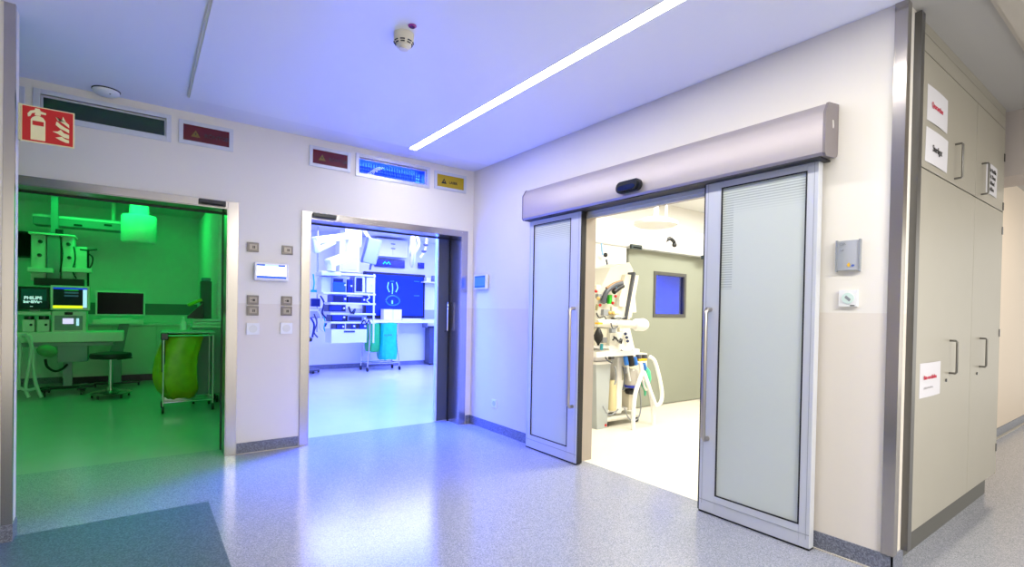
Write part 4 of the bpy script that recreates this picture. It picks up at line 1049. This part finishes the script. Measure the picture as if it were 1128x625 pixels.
# upper body, leaning box
mb = MB().prism([(0, 0), (.58, .0), (.62, .62), (.55, .70), (.22, .62), (.02, .3)], V(657, 352), (1, 0, 0), (0, 0, 1), (0, 1, 0), .35)
mb.build('upper_body', m_offwhite, t)
mb = MB().prism([(0, 0), (.30, 0), (.42, .52), (.18, .52)], V(677, 350, -.06), (1, 0, 0), (0, 0, 1), (0, 1, 0), .08); mb.build('front_cover', m_cream, t)
mb = MB().prism([(-.0, -.02), (.02, -.02), (.155, .54), (.125, .55)], V(690, 350, -.1), (1, 0, 0), (0, 0, 1), (0, 1, 0), .35); mb.build('screen_edge', m_slate, t)
mb = MB().prism([(0, 0), (.19, 0), (.12, .40), (.05, .42)], V(690, 344, .1), (1, 0, 0), (0, 0, 1), (0, 1, 0), .05); mb.build('screen_back', m_white, t)
for (pts, mm, r) in (([(664, 334), (668, 322), (676, 315), (685, 312)], m_slate, .03), ([(676, 322), (681, 318), (686, 315)], m_black, .03), ([(668, 318), (676, 313), (685, 310)], mat('brown_cable', '9A7A58', .5), .018),
                     ([(678, 322), (679, 316), (684, 312)], mat('sky_blue_cable', '8CB8E0', .5), .014), ([(672, 320), (676, 317), (680, 314)], m_red, .012)):
    MB().tube([V(u, v, -.12) for u, v in pts], r).build('cable', mm, t, True)
pbox(MB(), 671.5, 325, 674.5, 335, YV - .09, .04, .004).build('green_strip', mat('vivid_green', '30B828', .4), t)
pbox(MB(), 664, 326, 669, 334, YV - .05, .04, .004).build('grey_label', m_slate, t)
pbox(MB(), 674, 338, 683, 346, YV - .07, .03, .004).build('socket_block', m_cream, t)
for (u, v) in ((656.5, 321), (661, 336.5), (675, 334), (678, 326.5), (676, 318)):
    MB().sph(V(u, v, -.1), .018).build('red_plug', m_red, t, True)
for (u, v) in ((659, 329), (671.5, 345), (675.5, 345)): MB().sph(V(u, v, -.1), .022).build('brass_plug', mat('brass_plug', 'C8A860', .4), t, True)
MB().tube([V(u, v, -.1) for u, v in ((657, 342), (658, 336), (657, 339))], .015).build('cable', mat('olive_cable', '8A8458', .5), t, True)
# horizontal arm
MB().tube([V(657, 356, -.2), V(680, 357, -.25), V(700, 358, -.3)], .045, seg=12).build('support_arm', m_offwhite, t, True)
MB().lathe(V(705, 358, -.3), [(.05, -.1), (.07, -.07), (.075, .05), (.06, .09)], axis='X', seg=18).build('arm_joint', m_white, t, True)
pbox(MB(), 659, 355.5, 664, 357.5, YV - .3, .05, 0).build('yellow_label', mat('yellow_print', 'E0B020', .4), t)
MB().tube([V(673, 356, -.28), V(675, 362, -.3), V(680, 360, -.28), V(679, 356, -.28)], .007).build('cable', m_slate, t, True)
# torso
mb = MB().prism([(0, 0), (.46, 0), (.30, .42), (.03, .42)], V(671, 386), (1, 0, 0), (0, 0, 1), (0, 1, 0), .3); mb.build('torso', m_offwhite, t)
for (u, v) in ((689, 368), (690.5, 372), (691.5, 376)): MB().sph(V(u, v, -.03), .02).build('blue_port', mat('navy_port', '20305A', .4), t, True)
for pts in ([(675, 375), (678, 372), (681, 376), (684, 373)], [(682, 378), (685, 374), (684, 379)], [(676, 371), (679, 374)]): MB().tube([V(u, v, -.04) for u, v in pts], .01).build('cable', m_dark, t, True)
pbox(MB(), 655, 362, 672, 384, YV + .05, .2, .01).build('side_box', m_cream, t)
MB().lathe(V(659, 382, -.05), [(.012, 0), (.016, .03), (.05, .08), (.055, .13), (.03, .19), (.012, .22)], seg=14).build('black_bellows', m_black, t, True)
# worktop
pa = V(653, 391, -.35); pb = V(711, 391)
mb = MB().prism([(-.02, 0), (.62, 0), (.86, .12), (.90, .32), (.7, .42), (0, .42)], (pa.x + .28, YV - .15, V(680, 391).z), (1, 0, 0), (0, 1, 0), (0, 0, 1), .06)
mb.build('worktop', m_white, t)
pbox(MB(), 663, 379, 664.7, 386, YV - .15, .03, .004).build('teal_clip', mat('teal_plastic', '2890A0', .4), t)
pbox(MB(), 660, 381, 672, 384.5, YV - .12, .1, .01).build('white_tray', m_white, t)
# lower mechanics
pbox(MB(), 686, 390, 713, 418, YV + .12, .3, .01).build('lower_body', m_cream, t)
pbox(MB(), 680, 393, 685.5, 456, YV - .02, .12, .01).build('front_column', m_white, t)
pbox(MB(), 666, 402, 680, 454, YV + .1, .3, .01).build('cable_duct', m_cream, t)
MB().lathe(V(673, 452, .02), [(.06, 0), (.065, .02), (.06, .3), (.04, .36)], seg=16).build('cream_cylinder', mat('cream_rubber', 'DCCFA0', .5), t, True)
pbox(MB(), 673, 389, 677, 396, YV - .06, .06, .004).build('dark_connector', m_slate, t)
for (u, v0, v1, mm, r) in ((689.5, 393, 402, mat('bright_blue_valve', '2878D8', .4), .028), (695, 392, 403, m_black, .035), (699.5, 394, 402, mat('bright_blue_valve', '2878D8', .4), .03), (709, 401, 407, mat('bright_blue_valve', '2878D8', .4), .035)):
    p1 = V(u - .8, v0, -.1); p2 = V(u + .8, v1, -.1); MB().cyl(p1, p2, r, seg=14).build('valve', mm, t, True)
for (u) in (703.5, 710): MB().cyl(V(u, 391, -.08), V(u, 396, -.08), .035, seg=14).build('valve_cap', m_slate, t, True)
pbox(MB(), 704, 395.5, 713, 398, YV - .12, .12, .006).build('yellow_band', mat('yellow_print', 'E0B020', .4), t)
c0 = V(696, 425, -.05)
MB().lathe(c0, [(.08, 0), (.085, .02), (.085, .17), (.06, .2)], seg=20).build('absorber_canister', mat('clear_canister', 'C8C4BC', .2), t, True)
MB().lathe(c0 + Vector((0, 0, -.02)), [(.092, 0), (.092, .03)], seg=20).build('blue_ring', mat('royal_blue_ring', '2A3CB0', .4), t, True)
MB().lathe(c0 + Vector((0, 0, -.10)), [(.07, 0), (.085, .02), (.085, .055), (.06, .06)], seg=20).build('black_ring', m_black, t, True)
pbox(MB(), 693, 431, 700, 452, YV - .02, .12, .008).build('suction_bottle_holder', m_cream, t)
pbox(MB(), 667, 450, 700, 453, YV, .35, .006).build('lower_rail', m_white, t)
MB().cyl((V(683, 455).x, YV + .15, .08), (V(683, 455).x, YV + .15, V(683, 455).z + .05), .04, seg=14).build('base_column', m_offwhite, t, True)
xb_ = V(683, 455).x
bx(xb_ - .3, xb_ + .3, YV - .05, YV + .4, .06, .11, bev=.02).build('base', m_offwhite, t)
castors('caster', t, [(xb_ - .27, YV - .02), (xb_ + .27, YV - .02), (xb_ - .27, YV + .36), (xb_ + .27, YV + .36)], .035)
gb = V(711, 415, -.06)
MB().lathe(gb + Vector((0, 0, -.18)), [(.012, -.06), (.016, 0), (.05, .06), (.075, .16), (.06, .25), (.02, .30)], seg=18).build('green_breathing_bag', mat('mint_rubber', '4CC898', .4), t, True)
hs = [([(705, 399), (707, 410), (704, 420), (700, 433), (698, 448), (697.5, 470), (698.5, 488), (703, 499), (709, 502), (715, 496), (719, 480), (720, 462), (718, 440), (714, 424), (709, 410)], .026),
      ([(715, 393), (721, 398), (726, 415), (729, 432), (728, 443), (723, 447), (719, 438), (713, 422), (708, 409)], .024)]
for pts, r in hs:
    k = len(pts); MB().tube([V(u, v, -.18 - .12 * math.sin(math.pi * i / (k - 1))) for i, (u, v) in enumerate(pts)], r, seg=12).build('white_hose', mat('white_corrugated_hose', 'F0F0EC', .4), t, True)
for pts, r, mm in (([(688, 450), (692, 460), (698, 464), (704, 459), (706, 445), (704, 425)], .008, m_grey), ([(664, 448), (670, 457), (676, 456), (681, 451)], .008, m_grey), ([(690, 396), (692, 408), (694, 420)], .014, m_white), ([(706, 408), (709, 424), (712, 430)], .016, m_white)):
    MB().tube([V(u, v, -.1) for u, v in pts], r).build('thin_tube', mm, t, True)
for pts, mm, r in (([(657, 345), (660, 350), (666, 349), (668, 354)], m_dark, .007), ([(676, 350), (682, 352), (688, 349)], m_grey, .008), ([(666, 388), (668, 396), (674, 400)], m_slate, .009), ([(677, 404), (679, 414), (677, 424)], m_grey, .009),
                   ([(686, 404), (688, 416), (686, 430)], m_slate, .008), ([(684, 386), (690, 388), (697, 386)], m_dark, .008)):
    MB().tube([V(u, v, -.12) for u, v in pts], r).build('cable', mm, t, True)
for (u0, v0, u1, v1, mm) in ((657, 314, 662, 320, m_cream), (659, 324, 663, 329, m_grey), (665, 341, 671, 348, m_grey), (683, 330, 689, 338, m_white), (690, 405, 694, 412, m_grey), (674, 362, 679, 367, m_grey), (683, 360, 687, 366, m_cream), (664, 372, 669, 378, m_grey)):
    pbox(MB(), u0, v0, u1, v1, YV - .1, .05, .006).build('fitting', mm, t)
# grey supply column and suction jar
p0 = at(665, 469, Z=0)
a = at(654.5, 430, Y=-1.02).x; b = at(668, 430, Y=-1.02).x
t = thing('grey_bin_column', ((a + b) / 2, -.95, 0), 'tall slim grey waste container left of the cream anaesthesia machine', 'container')
zt3 = at(664, 401, Y=-1.02).z
mb = MB().prism([(.02, .0), (b - a - .02, .0), (b - a + .02, zt3), (-.02, zt3)], (a, -1.06, 0), (1, 0, 0), (0, 0, 1), (0, 1, 0), .22); mb.build('body', mat('pale_blue_grey', 'AEB6B8', .4), t)
bx(a - .03, b + .03, -1.07, -.83, zt3, zt3 + .03, bev=.006).build('rim', m_white, t)
bx(a, b, -1.05, -.85, zt3 + .03, zt3 + .12, bev=.02).build('bag_top', mat('clear_film', 'D8D8DC', .3), t)
bx(b - .06, b - .03, -1.065, -1.06, .02, .05).build('red_mark', m_red, t)
# wall rail and hanging bits on bright wall
t = thing('hanging_cable_set', at(664, 300, Y=-.6), 'blue and grey cable set hanging on the bright wall above the anaesthesia machine', 'cable')
yv = -.6
t.location = at(667, 292, Y=yv)
MB().tube([at(662.5, 268, Y=yv), at(663, 275, Y=yv), at(664, 281, Y=yv)], .012).build('blue_cable', mat('sky_blue_cable', '8CB8E0', .5), t, True)
MB().sph(at(667, 281, Y=yv), .03).build('dark_plug', m_dark, t, True)
MB().tube([at(668, 286, Y=yv), at(669, 293, Y=yv), at(668, 300, Y=yv)], .012).tube([at(667, 314, Y=yv), at(666.5, 316, Y=yv)], .02).build('grey_cable', m_slate, t, True)
